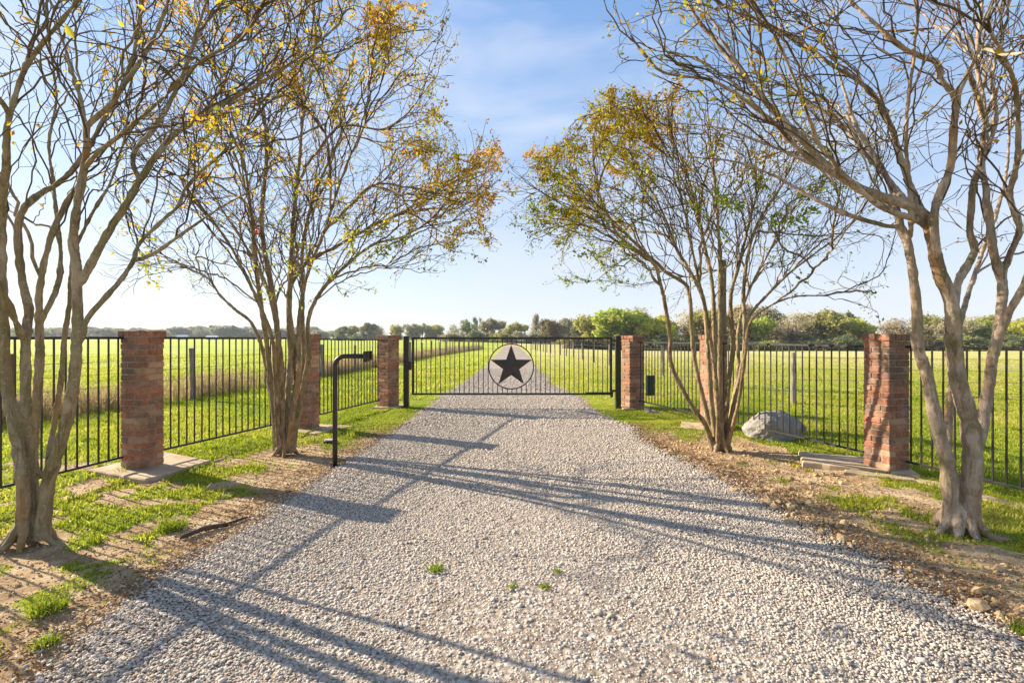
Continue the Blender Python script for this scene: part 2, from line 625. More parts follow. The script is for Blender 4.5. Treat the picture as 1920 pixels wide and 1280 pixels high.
M = dict(
    brick=m_bricks(), mortar=m_mortar(), iron=m_iron(), concrete=m_concrete('concrete', (.36, .26, .16), (.60, .47, .32)),
    curb=m_concrete('pale_concrete', (.36, .32, .26), (.60, .55, .46)),
    bark_a=m_bark('bark_mossy', (.24, .17, .10), (.36, .28, .18), (.11, .075, .045), .8),
    bark_b=m_bark('bark_brown', (.20, .14, .08), (.34, .25, .15), (.09, .06, .035), .6),
    bark_d=m_bark('bark_pale', (.31, .215, .14), (.46, .35, .25), (.17, .11, .07), .35),
    twig=m_plain('twig_bark', (.12, .082, .048), .85, .2, .4, 3),
    leaf=m_leaf('autumn_leaf', [(0, (.17, .26, .02)), (.25, (.36, .38, .03)), (.45, (.52, .38, .03)), (.65, (.56, .28, .03)), (.85, (.50, .17, .03)), (1, (.38, .08, .03))], .6),
    far=m_tint_foliage(), grass=m_grass(), ground=m_ground(), bed=m_gravel_bed(), stone=m_stone(), clod=m_clod(), boulder=m_boulder(),
    post=m_wood('weathered_post', (.12, .095, .075), (.36, .31, .26)),
    pole=m_wood('brown_pole', (.10, .065, .04), (.25, .18, .12)),
    redpost=m_plain('rusty_steel', (.17, .05, .035)), wire=m_plain('galvanised_wire', (.20, .19, .18)),
    yellow=m_plain('yellow_plastic', (.75, .55, .03)), box=m_plain('dark_green_enamel', (.012, .028, .026), .35, .5),
    dry=m_leaf('dry_weed', [(0, (.22, .26, .03)), (.4, (.36, .27, .12)), (1, (.48, .34, .20))], .4),
    litter=m_leaf('fallen_leaf', [(0, (.11, .055, .03)), (.5, (.24, .125, .06)), (1, (.46, .30, .15))], .2),
    farbark=m_plain('far_bark', (.13, .10, .08), .9, .1), roof=m_plain('pale_metal_roof', (.62, .66, .72), .4, .5, .08),
    wall=m_plain('pale_siding', (.45, .42, .38)), redwall=m_plain('reddish_brick', (.33, .15, .10)), glassy=m_plain('dark_window', (.03, .035, .04), .2, .5),
    red=m_plain('red_paint', (.65, .02, .02), .3, .5, .1), white=m_plain('white_paint', (.8, .8, .78), .4, .4, .05), green=m_plain('green_paint', (.03, .28, .08), .4, .4, .1), blue=m_plain('blue_paint', (.06, .16, .35), .4, .4, .1),
    starm=m_plain('dark_bronze_star', (.045, .036, .03), .45, .5, .3, 9),
    stick=m_plain('dead_branch', (.10, .065, .045), .9, .1, .5),
)

# ---------------------------------------------------------------- ground and driveway
def ground_mesh():
    xs = np.concatenate([-np.geomspace(1500, 14, 40), np.arange(-13.9, -8, .2), np.arange(-8, 8, .055), np.arange(8, 14, .2), np.geomspace(14.2, 1500, 40)])
    ys = np.concatenate([np.arange(-30, 0, 1.5), np.arange(0, 1.6, .15), np.arange(1.6, 13, .055), np.geomspace(13.1, 60, 110), np.geomspace(61, 2200, 60)])
    X, Y = np.meshgrid(xs, ys)
    Z = gz(X, Y)
    nx, ny = len(xs), len(ys)
    i, j = np.meshgrid(np.arange(ny - 1), np.arange(nx - 1), indexing='ij')
    a = (i * nx + j).ravel()
    Q = np.stack([a, a + 1, a + nx + 1, a + nx], -1)
    c = cover(X, Y).ravel()
    far = sstep(12, 45, Y).ravel()
    return mesh_np('ground', np.stack([X, Y, Z], -1), Q, None, [M['ground']], smooth=True, attrs={'cover': c, 'far': far, 'dry': sstep(-3, 8, X + .02 * Y).ravel()})

struct(link('ground', ground_mesh()))

def road_mesh():
    ys = np.concatenate([np.arange(-12, 0, .5), np.arange(0, 18, .08), np.geomspace(18, 110, 120)])
    n = 48
    t = np.linspace(0, 1, n)
    L = road_l(ys) - .04 + (vnoise(ys, ys * 0, 7, 91) - .5) * .12
    Rr = road_r(ys) + .04 + (vnoise(ys, ys * 0 + 5, 7, 92) - .5) * .12
    X = L[:, None] * (1 - t) + Rr[:, None] * t
    Y = np.repeat(ys[:, None], n, 1)
    Z = gz(X, Y) + .010 + .012 * np.sin(t * np.pi)[None, :]
    Z[:, 0] -= .02
    Z[:, -1] -= .02
    i, j = np.meshgrid(np.arange(len(ys) - 1), np.arange(n - 1), indexing='ij')
    a = (i * n + j).ravel()
    Q = np.stack([a, a + 1, a + n + 1, a + n], -1)
    return mesh_np('driveway', np.stack([X, Y, Z], -1), Q, None, [M['bed']], smooth=True)

struct(link('driveway', road_mesh()))

# ---------------------------------------------------------------- loose gravel: real stones
def ico(sub):
    p = (1 + 5 ** .5) / 2
    v = np.array([[-1, p, 0], [1, p, 0], [-1, -p, 0], [1, -p, 0], [0, -1, p], [0, 1, p], [0, -1, -p], [0, 1, -p], [p, 0, -1], [p, 0, 1], [-p, 0, -1], [-p, 0, 1]], float)
    v /= np.linalg.norm(v[0])
    f = [[0, 11, 5], [0, 5, 1], [0, 1, 7], [0, 7, 10], [0, 10, 11], [1, 5, 9], [5, 11, 4], [11, 10, 2], [10, 7, 6], [7, 1, 8], [3, 9, 4], [3, 4, 2], [3, 2, 6], [3, 6, 8], [3, 8, 9], [4, 9, 5], [2, 4, 11], [6, 2, 10], [8, 6, 7], [9, 8, 1]]
    v = list(v)
    for _ in range(sub):
        c, nf = {}, []
        def mid(a, b):
            k = (min(a, b), max(a, b))
            if k not in c:
                q = (v[a] + v[b]) / 2
                v.append(q / np.linalg.norm(q))
                c[k] = len(v) - 1
            return c[k]
        for a, b, d in f:
            ab, bd, da = mid(a, b), mid(b, d), mid(d, a)
            nf += [[a, ab, da], [b, bd, ab], [d, da, bd], [ab, bd, da]]
        f = nf
    return np.array(v), np.array(f)

def rand_rot(n):
    q = rng.normal(size=(n, 4))
    q /= np.linalg.norm(q, axis=1, keepdims=True)
    a, b, c, d = q.T
    return np.stack([np.stack([1 - 2 * (c * c + d * d), 2 * (b * c - a * d), 2 * (b * d + a * c)], -1),
                     np.stack([2 * (b * c + a * d), 1 - 2 * (b * b + d * d), 2 * (c * d - a * b)], -1),
                     np.stack([2 * (b * d - a * c), 2 * (c * d + a * b), 1 - 2 * (b * b + c * c)], -1)], 1)

def stones(sub, n, y0, y1, size, spill=.22):
    Y = rng.uniform(y0, y1, n)
    l, r = road_l(Y), road_r(Y)
    X = rng.uniform(0, 1, n) * (r - l + 2 * spill) + l - spill
    keep = np.ones(n, bool)
    e = np.maximum(l - X, X - r)
    keep &= rng.uniform(0, 1, n) < np.exp(-np.maximum(e + .05, 0) / .07)
    X, Y = X[keep], Y[keep]
    n = len(X)
    bv, bf = ico(sub)
    out = np.zeros((n, len(bv), 3))
    nv = 10
    var = [bv * (1 + rng.normal(0, .16, (len(bv), 1))) * rng.uniform(.72, 1.15, (1, 3)) for _ in range(nv)]
    k = rng.integers(0, nv, n)
    s = size * rng.lognormal(0, .27, n) * .5
    Rm = rand_rot(n)
    for i in range(nv):
        mk = k == i
        out[mk] = np.einsum('nij,vj->nvi', Rm[mk], var[i]) * s[mk][:, None, None]
    out[:, :, 2] *= .62
    z = gz(X, Y) + .018 + s * rng.uniform(-.3, .6, n)
    out += np.stack([X, Y, z], -1)[:, None, :]
    T = (bf[None] + (np.arange(n) * len(bv))[:, None, None]).reshape(-1, 3)
    return out.reshape(-1, 3), T

mb = MB()
for sub, n, y0, y1, size in ((1, 30000, 1.3, 3.3, .0155), (0, 50000, 1.3, 3.3, .012), (0, 80000, 3.3, 5.2, .0155), (0, 110000, 5.2, 9, .019), (0, 60000, 9, 15, .026), (0, 14000, 15, 26, .038)):
    V, T = stones(sub, n, y0, y1, size)
    mb.add(V, None, T)
struct(link('gravel', mb.mesh('gravel', [M['stone']], True)), 'stuff')

# ---------------------------------------------------------------- grass and litter
def blades(X, Y, h, wd, tint, lean=.5, sink=.01, bend=.35):
    n = len(X)
    Z = gz(X, Y) - sink
    a = rng.uniform(0, 2 * np.pi, n)
    b = rng.uniform(0, 2 * np.pi, n)
    l = rng.uniform(0, lean, n) * h
    sx, sy = np.cos(a) * wd / 2, np.sin(a) * wd / 2
    dx, dy = np.cos(b) * l, np.sin(b) * l
    base = np.stack([X, Y, Z], -1)
    side = np.stack([sx, sy, sx * 0], -1)
    d = np.stack([dx, dy, h * 0], -1)
    up = np.stack([h * 0, h * 0, h], -1)
    v0, v1 = base - side, base + side
    mid = base + up * .55 + d * bend
    v2, v3 = mid + side * .8, mid - side * .8
    v4 = base + up + d
    V = np.stack([v0, v1, v2, v3, v4], 1).reshape(-1, 3)
    k = np.arange(n) * 5
    return V, np.stack([k, k + 1, k + 2, k + 3], -1), np.stack([k + 3, k + 2, k + 4], -1), np.repeat(tint, 5)

class Blades:
    def __init__(s):
        s.V, s.Q, s.T, s.a, s.n = [], [], [], [], 0
    def add(s, *args, **kw):
        V, Q, T, a = blades(*args, **kw)
        s.V.append(V); s.Q.append(Q + s.n); s.T.append(T + s.n); s.a.append(a)
        s.n += len(V)
    def mesh(s, name, mat):
        return mesh_np(name, np.concatenate(s.V), np.concatenate(s.Q), np.concatenate(s.T), [mat], smooth=False, attrs={'tint': np.concatenate(s.a)})

def scatter(n, x0, x1, y0, y1, clump=2.3, thr=.0):
    X = rng.uniform(x0, x1, n)
    Y = rng.uniform(y0, y1, n)
    c = cover(X, Y)
    cl = fbm(X, Y, clump, 141, 3)
    k = (rng.uniform(0, 1, n) < c * sstep(.30, .55, cl + thr))
    return X[k], Y[k]

gb = Blades()
def add_grass(n, box, h, wd, thr=.1, clump=2.3, tb=.3, lean=.9):
    X, Y = scatter(n, *box, clump=clump, thr=thr)
    # keep only what the frame (and a step beside it) can see
    k = np.abs(X) < 1.35 * Y + 1.2
    X, Y = X[k], Y[k]
    m = len(X)
    t = np.clip(tb + .45 * (fbm(X, Y, .9, 161, 3) - .5) * 2 + rng.normal(0, .13, m), 0, 1)
    hh = h * rng.uniform(.45, 1.3, m) * (.6 + .8 * fbm(X, Y, 1.7, 171, 2))
    gb.add(X, Y, hh, wd * rng.uniform(.6, 1.4, m), t, lean=lean)
add_grass(120000, (-5.2, -2.1, 2, 12), .034, .008)
add_grass(130000, (2.1, 6.2, 2, 12), .034, .008)
add_grass(170000, (-14, -3.0, 4, 14), .05, .013, .18)
add_grass(160000, (3.0, 14, 4, 14), .045, .013, .2, 2.3, .42)
add_grass(60000, (-24, 0, 13, 26), .08, .025, .2, 1.2, .38)
add_grass(70000, (0, 24, 13, 26), .06, .022, .12, 1.0, .62, 1.3)
add_grass(26000, (-45, 0, 25, 48), .10, .05, .1, .8, .45)
add_grass(30000, (0, 45, 25, 48), .07, .045, .0, .6, .75, 1.3)
# taller seed-stalk tufts dotted over the verges and pasture
for box, n in (((-5, -2.5, 2.4, 9), 60), ((2.6, 6, 2.4, 9), 50), ((-12, -4.2, 5, 14), 260), ((4.5, 14, 5, 16), 260)):
    X = rng.uniform(box[0], box[1], n)
    Y = rng.uniform(box[2], box[3], n)
    k = rng.uniform(0, 1, n) < cover(X, Y)
    for x, y in zip(X[k], Y[k]):
        m = rng.integers(14, 34)
        gb.add(x + rng.normal(0, .03, m), y + rng.normal(0, .03, m), rng.uniform(.06, .15, m), rng.uniform(.006, .012, m), np.clip(rng.normal(.25, .12, m), 0, 1), lean=1.0)
struct(link('grass', gb.mesh('grass', M['grass'])), 'stuff')

# dry weeds along the left pasture fence
FL = np.array([(-11.5, 4.6), (-9.5, 9.2), (-8.7, 12.6), (-8.1, 16), (-7.6, 26), (-7.3, 34), (-6.5, 52), (-4.6, 80)])
FR = np.array([(14.5, 11.2), (7.15, 12.2), (6.9, 16), (6.6, 21), (5.8, 32), (4.7, 60), (3.6, 85)])
def along(poly, t):
    seg = np.linalg.norm(np.diff(poly, axis=0), axis=1)
    cs = np.concatenate([[0], np.cumsum(seg)])
    return np.interp(t, cs, poly[:, 0]), np.interp(t, cs, poly[:, 1]), cs[-1]
wb = Blades()
Lt = along(FL, 0)[2]
n = 42000
t = Lt * rng.uniform(0, 1, n) ** 1.5
X, Y, _ = along(FL, t)
off = rng.gamma(2.0, .45, n)
X = X - off * .95 + rng.normal(0, .1, n)
Y = Y + off * .3
dens = fbm(X, Y, .7, 191, 3)
k = rng.uniform(0, 1, n) < sstep(.25, .5, dens)
X, Y = X[k], Y[k]
m = len(X)
hh = rng.uniform(.3, .88, m) * (.45 + .85 * fbm(X, Y, .8, 195, 3)) * np.exp(-rng.exponential(.12, m))
wb.add(X, Y, hh, np.where(Y > 20, .02, .008) * rng.uniform(.6, 1.5, m), np.clip(rng.normal(.62, .25, m), 0, 1), lean=.28, bend=.2)
# side leaves and seed heads on the stalks
k = rng.integers(0, m, 26000)
Xs, Ys, hs = X[k], Y[k], hh[k]
V, Q, T, a = blades(Xs + rng.normal(0, .02, len(Xs)), Ys + rng.normal(0, .02, len(Xs)), rng.uniform(.04, .14, len(Xs)), rng.uniform(.01, .03, len(Xs)), np.clip(rng.normal(.6, .3, len(Xs)), 0, 1), lean=1.3)
V = V.reshape(-1, 5, 3)
V[:, :, 2] += (hs * rng.uniform(.35, .92, len(Xs)))[:, None]
wb.V.append(V.reshape(-1, 3)); wb.Q.append(Q + wb.n); wb.T.append(T + wb.n); wb.a.append(a); wb.n += V.size // 3
struct(link('dry_weeds', wb.mesh('dry_weeds', M['dry'])), 'stuff')

# fallen leaves and crumbs of litter beside the drive
lb = Blades()
n = 30000
Y = rng.uniform(2, 9.5, n)
sd_ = rng.uniform(0, 1, n) < .4
X = np.where(sd_, road_l(Y) - rng.gamma(1.5, .22, n) + .12, road_r(Y) + rng.gamma(1.5, .22, n) - .1)
X[:1100] = rng.uniform(-2.3, 2.3, 1100)
X[1100:9000] = rng.uniform(2.2, 4.9, 7900) * np.where(rng.uniform(0, 1, 7900) < .5, -1, 1)
V, Q, T, a = blades(X, Y, rng.uniform(.003, .012, n), rng.uniform(.010, .030, n), np.clip(rng.normal(.5, .3, n), 0, 1), lean=3.0, sink=-.014)
struct(link('leaf_litter', mesh_np('leaf_litter', V, Q, T, [M['litter']], attrs={'tint': a})), 'stuff')

# crumbs of soil and grit over the bare verges
def crumbs(n, box, size, sub=0):
    X = rng.uniform(box[0], box[1], n)
    Y = rng.uniform(box[2], box[3], n)
    dl, dr = road_l(Y) - X, X - road_r(Y)
    e = np.maximum(dl, dr)
    k = (e > -.1) & (rng.uniform(0, 1, n) < (1 - .8 * cover(X, Y)) * (.18 + .82 * np.exp(-np.maximum(e, 0) / .35)))
    X, Y = X[k], Y[k]
    n = len(X)
    bv, bf = ico(sub)
    s_ = size * rng.lognormal(0, .5, n) * .5
    out = np.einsum('nij,vj->nvi', rand_rot(n), bv * (1 + rng.normal(0, .2, (len(bv), 1))) * [1, .8, .7]) * s_[:, None, None]
    out += np.stack([X, Y, gz(X, Y) + s_ * .2], -1)[:, None, :]
    return out.reshape(-1, 3), (bf[None] + (np.arange(n) * len(bv))[:, None, None]).reshape(-1, 3)
mb = MB()
for n, box, size in ((60000, (-6, -2, 2, 9), .010), (80000, (2, 6.5, 2, 9), .011), (4000, (2, 4, 2.5, 8), .028)):
    V, T = crumbs(n, box, size)
    mb.add(V, None, T)
struct(link('loose_soil', mb.mesh('loose_soil', [M['clod']])), 'stuff')

# ---------------------------------------------------------------- brick pillars with their concrete pads
def pillar_mesh(wd, z0, z1, seed):
    global rng
    keep, rng = rng, np.random.default_rng(seed)
    mb = MB()
    ch, bw = .0765, .1
    n = int((z1 - z0 - .085) / ch)
    ch = (z1 - z0 - .085) / n
    for i in range(n):
        L = wd - bw - .010
        flip = -1 if i % 2 else 1
        for k in range(4):
            c = np.array([(-wd / 2 + L / 2) * flip, -wd / 2 + bw / 2])
            a = k * math.pi / 2
            c = np.array([c[0] * math.cos(a) - c[1] * math.sin(a), c[0] * math.sin(a) + c[1] * math.cos(a)])
            g = rng.uniform(-.004, .004)
            mb.box((c[0] + rng.normal(0, .0022), c[1] + rng.normal(0, .0022), z0 + (i + .5) * ch), (L + g, bw, ch - .011 + rng.normal(0, .001)), a + rng.normal(0, .006), 0, .006, .0012)
    w2 = wd + .045
    L = (w2 - bw * 0 - .012) / 4
    for k in range(4):
        a = k * math.pi / 2
        for q in range(3):
            c = np.array([-w2 / 2 + L / 2 + q * (L + .008) * .995, -w2 / 2 + .055])
            c = np.array([c[0] * math.cos(a) - c[1] * math.sin(a), c[0] * math.sin(a) + c[1] * math.cos(a)])
            mb.box((c[0], c[1], z1 - .041 + rng.normal(0, .001)), (L, .105, .078), a + rng.normal(0, .008), 0, .007, .0015)
    mb.box((0, 0, (z0 - .1 + z1 - .09) / 2), (wd - .016, wd - .016, z1 - .09 - z0 + .1), 0, 1)
    mb.box((0, 0, z1 - .047), (w2 - .03, w2 - .03, .078), 0, 1)
    rng = keep
    return mb.mesh('pillar', [M['brick'], M['mortar']])

def slab_mesh(poly, z0, z1, mat, jit=.006):
    n = len(poly)
    poly = np.array(poly, float)
    # subdivide the outline for a worn edge
    pts = []
    for i in range(n):
        a, b = poly[i], poly[(i + 1) % n]
        for t in np.linspace(0, 1, 12, endpoint=False):
            pts.append(a + (b - a) * t)
    pts = np.array(pts) + rng.normal(0, jit, (len(pts), 2))
    m = len(pts)
    c = pts.mean(0)
    ins = c + (pts - c) * .975
    V = np.concatenate([np.c_[pts, np.full(m, z0)], np.c_[pts, np.full(m, z1 - .012)], np.c_[ins, np.full(m, z1) + rng.normal(0, .001, m)], [[c[0], c[1], z1 + .002]]])
    j = np.arange(m)
    j2 = (j + 1) % m
    Q = np.concatenate([np.stack([j, j2, m + j2, m + j], -1), np.stack([m + j, m + j2, 2 * m + j2, 2 * m + j], -1)])
    T = np.stack([2 * m + j, 2 * m + j2, np.full(m, 3 * m)], -1)
    return mesh_np('slab', V, Q, T, [mat])

PIL = [  # x, y, width, rotation, top, label
    (-4.74, 6.16, .315, -14, 1.785, 'red brick pillar nearest on the left, on a wide concrete pad behind the mossy tree', 1),
    (-3.85, 8.98, .335, -16, 1.76, 'brick pillar half hidden behind the many-stemmed left tree by the black pipe pedestal', 2),
    (-3.00, 11.62, .37, -30, 1.745, 'brick pillar at the left end of the star gate', 3),
    (4.74, 6.08, .33, 15, 1.74, 'weathered brick pillar nearest on the right with tree shadows on its lit face', 4),
    (3.78, 9.02, .335, 16, 1.74, 'brick pillar hidden behind the stems of the right middle tree', 5),
    (2.93, 11.62, .375, 30, 1.74, 'brick pillar beside the gate hinge post and green control box', 6)]
pads = {0: [(-4.28, 5.58), (-5.30, 6.0), (-5.02, 6.95), (-4.05, 6.45)], 1: [(-3.45, 8.4), (-4.2, 8.7), (-4.0, 9.4), (-3.0, 9.15)], 2: [(-2.7, 11.25), (-3.3, 11.35), (-3.3, 11.95), (-2.6, 11.9)],
        3: [(3.85, 6.35), (4.9, 5.75), (5.15, 6.45), (4.15, 6.95)], 4: [(3.12, 8.9), (3.9, 8.5), (4.2, 9.2), (3.35, 9.5)], 5: [(2.6, 11.25), (3.15, 11.3), (3.2, 11.9), (2.6, 11.95)]}
for k, (x, y, wd, rz, top, lab, sd_) in enumerate(PIL):
    z = G(x, y)
    p = tag(link('brick_pillar', pillar_mesh(wd, -.02, top - z, sd_), None, (x, y, z), R(rz)), lab, 'pillar', 'brick pillars of the entrance')
    px = np.array(pads[k])
    c = px.mean(0)
    zc = G(*c)
    padlab = ['wide tan concrete pad under the nearest left brick pillar', 'reddish concrete pad under the left pillar beside the pipe pedestal', 'small concrete pad at the foot of the left gate pillar',
              'tan concrete step under the nearest right brick pillar', 'flat concrete pad left of the right middle tree stems', 'small pad at the foot of the hinge side pillar'][k]
    tag(link('concrete_pad', slab_mesh(px - c, -.08, .05 if k in (0, 3) else .035, M['concrete']), None, (c[0], c[1], zc)), padlab, 'pad', 'concrete pads under the pillars')
# lower pale step in front of the right pad, and the strip under the far right panel
c = np.array((4.50, 5.72))
tag(link('concrete_step', slab_mesh(np.array([(4.12, 5.95), (4.72, 5.60), (4.80, 5.74), (4.22, 6.08)]) - c, -.08, .02, M['concrete']), None, (c[0], c[1], G(*c))), 'pale low concrete step in front of the nearest right pillar pad', 'step')
c = np.array((4.9, 5.1))
tag(link('concrete_strip', slab_mesh(np.array([(4.72, 5.66), (5.18, 3.9), (5.34, 3.94), (4.90, 5.72)]) - c, -.08, .015, M['concrete']), None, (c[0], c[1], G(*c))), 'narrow pale concrete strip under the far right iron fence panel', 'curb')

# ---------------------------------------------------------------- black iron fence panels
picket_me = {}
def picket(h):
    k = round(h, 3)
    if k not in picket_me:
        mb = MB()
        mb.box((0, 0, h / 2), (.016, .016, h), 0, 0, .0015)
        picket_me[k] = mb.mesh('picket', [M['iron']])
    return picket_me[k]

def panel(a, b, ztop_a, ztop_b, zbot, label, step=.115):
    a, b = np.array(a), np.array(b)
    d = b - a
    L = float(np.linalg.norm(d))
    rz = math.atan2(d[1], d[0])
    root = thing('iron_fence_panel', label, 'fence', (a[0], a[1], 0), rz, 'black iron fence panels between the pillars')
    dz = ztop_b - ztop_a
    for nm, za, zb, s in (('top_rail', ztop_a, ztop_b, .03), ('bottom_rail', zbot, zbot, .026)):
        mb = MB()
        mb.box((0, 0, 0), (math.hypot(L, zb - za), s, s), 0, 0, .002)
        o = link(nm, mb.mesh(nm, [M['iron']]), root, (L / 2, 0, (za + zb) / 2))
        o.rotation_euler = (0, -math.atan2(zb - za, L), 0)
    n = int(L / step)
    first = None
    for i in range(1, n + 1):
        x = (i - .5) / n * L
        h = ztop_a + dz * x / L - .012 - (zbot + .010)
        link('picket', picket(round(h, 2)), root, (x, 0, zbot + .010))
    return root

panel((-5.46, 3.0), (-4.88, 6.02), 1.69, 1.69, .2, 'black iron fence panel running out of frame left of the nearest left pillar')
panel((-4.68, 6.34), (-3.93, 8.80), 1.69, 1.68, .2, 'black iron fence panel between the two left pillars, behind the left tree')
panel((-3.78, 9.16), (-3.16, 11.44), 1.66, 1.64, .2, 'black iron fence panel behind the black pipe pedestal')
panel((4.86, 5.92), (5.64, 3.0), 1.58, 1.58, .17, 'black iron fence panel right of the nearest right pillar, behind the pale trunk')
panel((3.86, 8.84), (4.66, 6.26), 1.585, 1.58, .19, 'black iron fence panel with the grey boulder behind it')
panel((3.03, 11.43), (3.72, 9.20), 1.575, 1.585, .19, 'black iron fence panel with the dark green box at its left end')

# ---------------------------------------------------------------- the gate
GY = 11.5
x0, x1, zt, zb = -2.40, 2.40, 1.70, .32
gate = thing('star_gate', 'black iron swing gate with a five pointed star in a ring', 'gate', (0, GY, 0))
def gpart(nm, boxes, mat='iron'):
    mb = MB()
    for c, s in boxes:
        mb.box(c, s, 0, 0, .003)
    return link(nm, mb.mesh(nm, [M[mat]]), gate)
gpart('top_rail', [((0, 0, zt - .025), (x1 - x0, .05, .05))])
gpart('bottom_rail', [((0, 0, zb + .022), (x1 - x0, .05, .045))])
gpart('side_rail', [((x0 + .03, 0, (zt + zb) / 2), (.055, .046, zt - zb - .098))])
gpart('side_rail', [((x1 - .03, 0, (zt + zb) / 2), (.055, .046, zt - zb - .098))])
RC, RR = (-.02, 1.0), .535
nb = 42
for i in range(1, nb):
    x = x0 + (x1 - x0) * i / nb
    segs = [(zb + .046, zt - .052)]
    dx = x - RC[0]
    if abs(dx) < RR:
        q = math.sqrt(RR * RR - dx * dx)
        segs = [(zb + .046, RC[1] - q), (RC[1] + q, zt - .052)]
    for a, b in segs:
        if b - a > .02:
            mb = MB()
            mb.box((0, 0, 0), (.018, .018, b - a), 0, 0, .0015)
            link('gate_bar', mb.mesh('gate_bar', [M['iron']]), gate, (x, 0, (a + b) / 2))
mb = MB()
a = np.linspace(0, 2 * np.pi, 73)
ri, ro = RR - .012, RR + .014
V, Q = [], []
for i in range(72):
    for r_, y_ in ((ri, -.02), (ro, -.02), (ro, .02), (ri, .02)):
        V.append((RC[0] + r_ * math.cos(a[i]), y_, RC[1] + r_ * math.sin(a[i])))
    k, k2 = i * 4, ((i + 1) % 72) * 4
    for j in range(4):
        Q.append((k + j, k2 + j, k2 + (j + 1) % 4, k + (j + 1) % 4))
mb.add(V, Q)
link('ring', mb.mesh('ring', [M['iron']], False), gate)
mb = MB()
V = [(RC[0], -.055, RC[1]), (RC[0], .03, RC[1])]
for i in range(10):
    r_ = .525 if i % 2 == 0 else .205
    an = math.pi / 2 + i * math.pi / 5
    V.append((RC[0] + r_ * math.cos(an), -.012, RC[1] + r_ * math.sin(an)))
T = []
for i in range(10):
    j = (i + 1) % 10
    T += [(0, 2 + i, 2 + j), (1, 2 + j, 2 + i)]
mb.add(V, None, T)
link('star', mb.mesh('star', [M['starm']]), gate)
gpart('latch_box', [((x0 - .045, 0, 1.02), (.07, .08, .20))])
gpart('upper_hinge', [((x1 + .03, -.02, 1.62), (.075, .05, .05))])
h = gpart('lower_hinge', [((x1 + .035, -.02, .42), (.09, .06, .05)), ((x1 - .02, -.035, .35), (.06, .05, .16))])
gpart('operator_arm', [((x1 - .33, -.045, .375), (.62, .03, .03))])

def steel_post(x, label, h):
    mb = MB()
    mb.box((0, 0, h / 2 - .1), (.125, .125, h + .2), 0, 0, .01)
    mb.box((0, 0, h + .004), (.14, .14, .014), 0, 0, .004)
    return tag(link('steel_gate_post', mb.mesh('steel_gate_post', [M['iron']]), None, (x, GY, G(x, GY))), label, 'post', 'steel posts of the gate')
steel_post(-2.53, 'black steel post at the latch end of the star gate, beside the left pillar', 1.70)
steel_post(2.54, 'black steel post carrying the hinges of the star gate on the right', 1.72)

# green control box fixed beside the right gate pillar
cb = thing('control_box', 'dark green metal box on the iron fence right of the gate pillar', 'box', (3.19, 11.08, .36), R(8))
mb = MB(); mb.box((0, 0, .23), (.18, .13, .46), 0, 0, .012)
link('case', mb.mesh('case', [M['box']]), cb)
mb = MB(); mb.box((0, -.072, .23), (.15, .012, .40), 0, 0, .004)
link('door', mb.mesh('door', [M['box']]), cb)
mb = MB(); mb.tube([(.055, -.082, .25), (.055, -.082, .20)], .006, 6)
link('handle', mb.mesh('handle', [M['wire']]), cb)

# keypad pedestal: bent black pipe with a hooded box
px, py = -2.345, 6.36
ped = thing('keypad_pedestal', 'black bent pipe pedestal carrying a small entry keypad box', 'pedestal', (px, py, G(px, py)))
mb = MB()
pts = [(0, 0, -.1), (0, 0, .6), (0, 0, 1.34)]
for t in np.linspace(0, math.pi / 2, 9)[1:]:
    pts.append((.13 - .13 * math.cos(t), 0, 1.34 + .13 * math.sin(t)))
pts.append((.385, 0, 1.47))
mb.tube(pts, .0315, 14)
link('pipe', mb.mesh('pipe', [M['iron']], True), ped)
mb = MB()
mb.box((.415, 0, 1.465), (.055, .12, .14), 0, 0, .006)
link('keypad_box', mb.mesh('keypad_box', [M['iron']]), ped)
mb = MB()
mb.box((.462, 0, 1.538), (.036, .13, .006)); mb.box((.458, -.062, 1.475), (.028, .006, .12)); mb.box((.458, .062, 1.475), (.028, .006, .12))
link('hood', mb.mesh('hood', [M['iron']]), ped)
mb = MB()
mb.box((0, 0, .012), (.13, .13, .012), 0, 0, .002)
link('base_plate', mb.mesh('base_plate', [M['iron']]), ped)

# small utility lid left of the pedestal
x, y = -2.93, 7.7
ul = thing('utility_lid', 'small grey round-edged utility lid on the soil left of the pedestal', 'lid', (x, y, G(x, y)))
mb = MB(); mb.tube([(0, 0, -.05), (0, 0, .055)], .095, 20)
link('rim', mb.mesh('rim', [M['iron']]), ul)
mb = MB(); mb.tube([(0, 0, .056), (0, 0, .07)], [.088, .080], 20)
link('cover', mb.mesh('cover', [M['curb']]), ul)

# ---------------------------------------------------------------- boulder, clods, stick
def rock_mesh(name, sx, sy, sz, mat, seed, sub=4, rough=.28):
    r = np.random.default_rng(seed)
    V, T = ico(sub)
    d = np.ones(len(V))
    for _ in range(11):
        n = r.normal(size=3); n /= np.linalg.norm(n)
        lim = r.uniform(.60, .92)
        p = V @ n
        d = np.where(p * d > lim, lim / np.maximum(p, 1e-6), d)
    V = V * d[:, None]
    V = V * (1 + (fbm(V[:, 0] * 2 + seed, V[:, 1] * 2 + V[:, 2] * 2, 1.6, seed, 4) - .5) * .22)[:, None] + r.normal(0, rough * .015, V.shape)
    return mesh_np(name, V * [sx, sy, sz], None, T, [mat], smooth=False)
tag(link('boulder', rock_mesh('boulder', .50, .36, .47, M['boulder'], 12), None, (4.42, 8.12, .0), R(-14)), 'large grey limestone boulder in the grass behind the right iron fence', 'boulder')
n_cl = 46
cl = [rock_mesh('clod', 1, .8, .62, M['clod'], 40 + i, 2, .5) for i in range(6)]
r2 = np.random.default_rng(5)
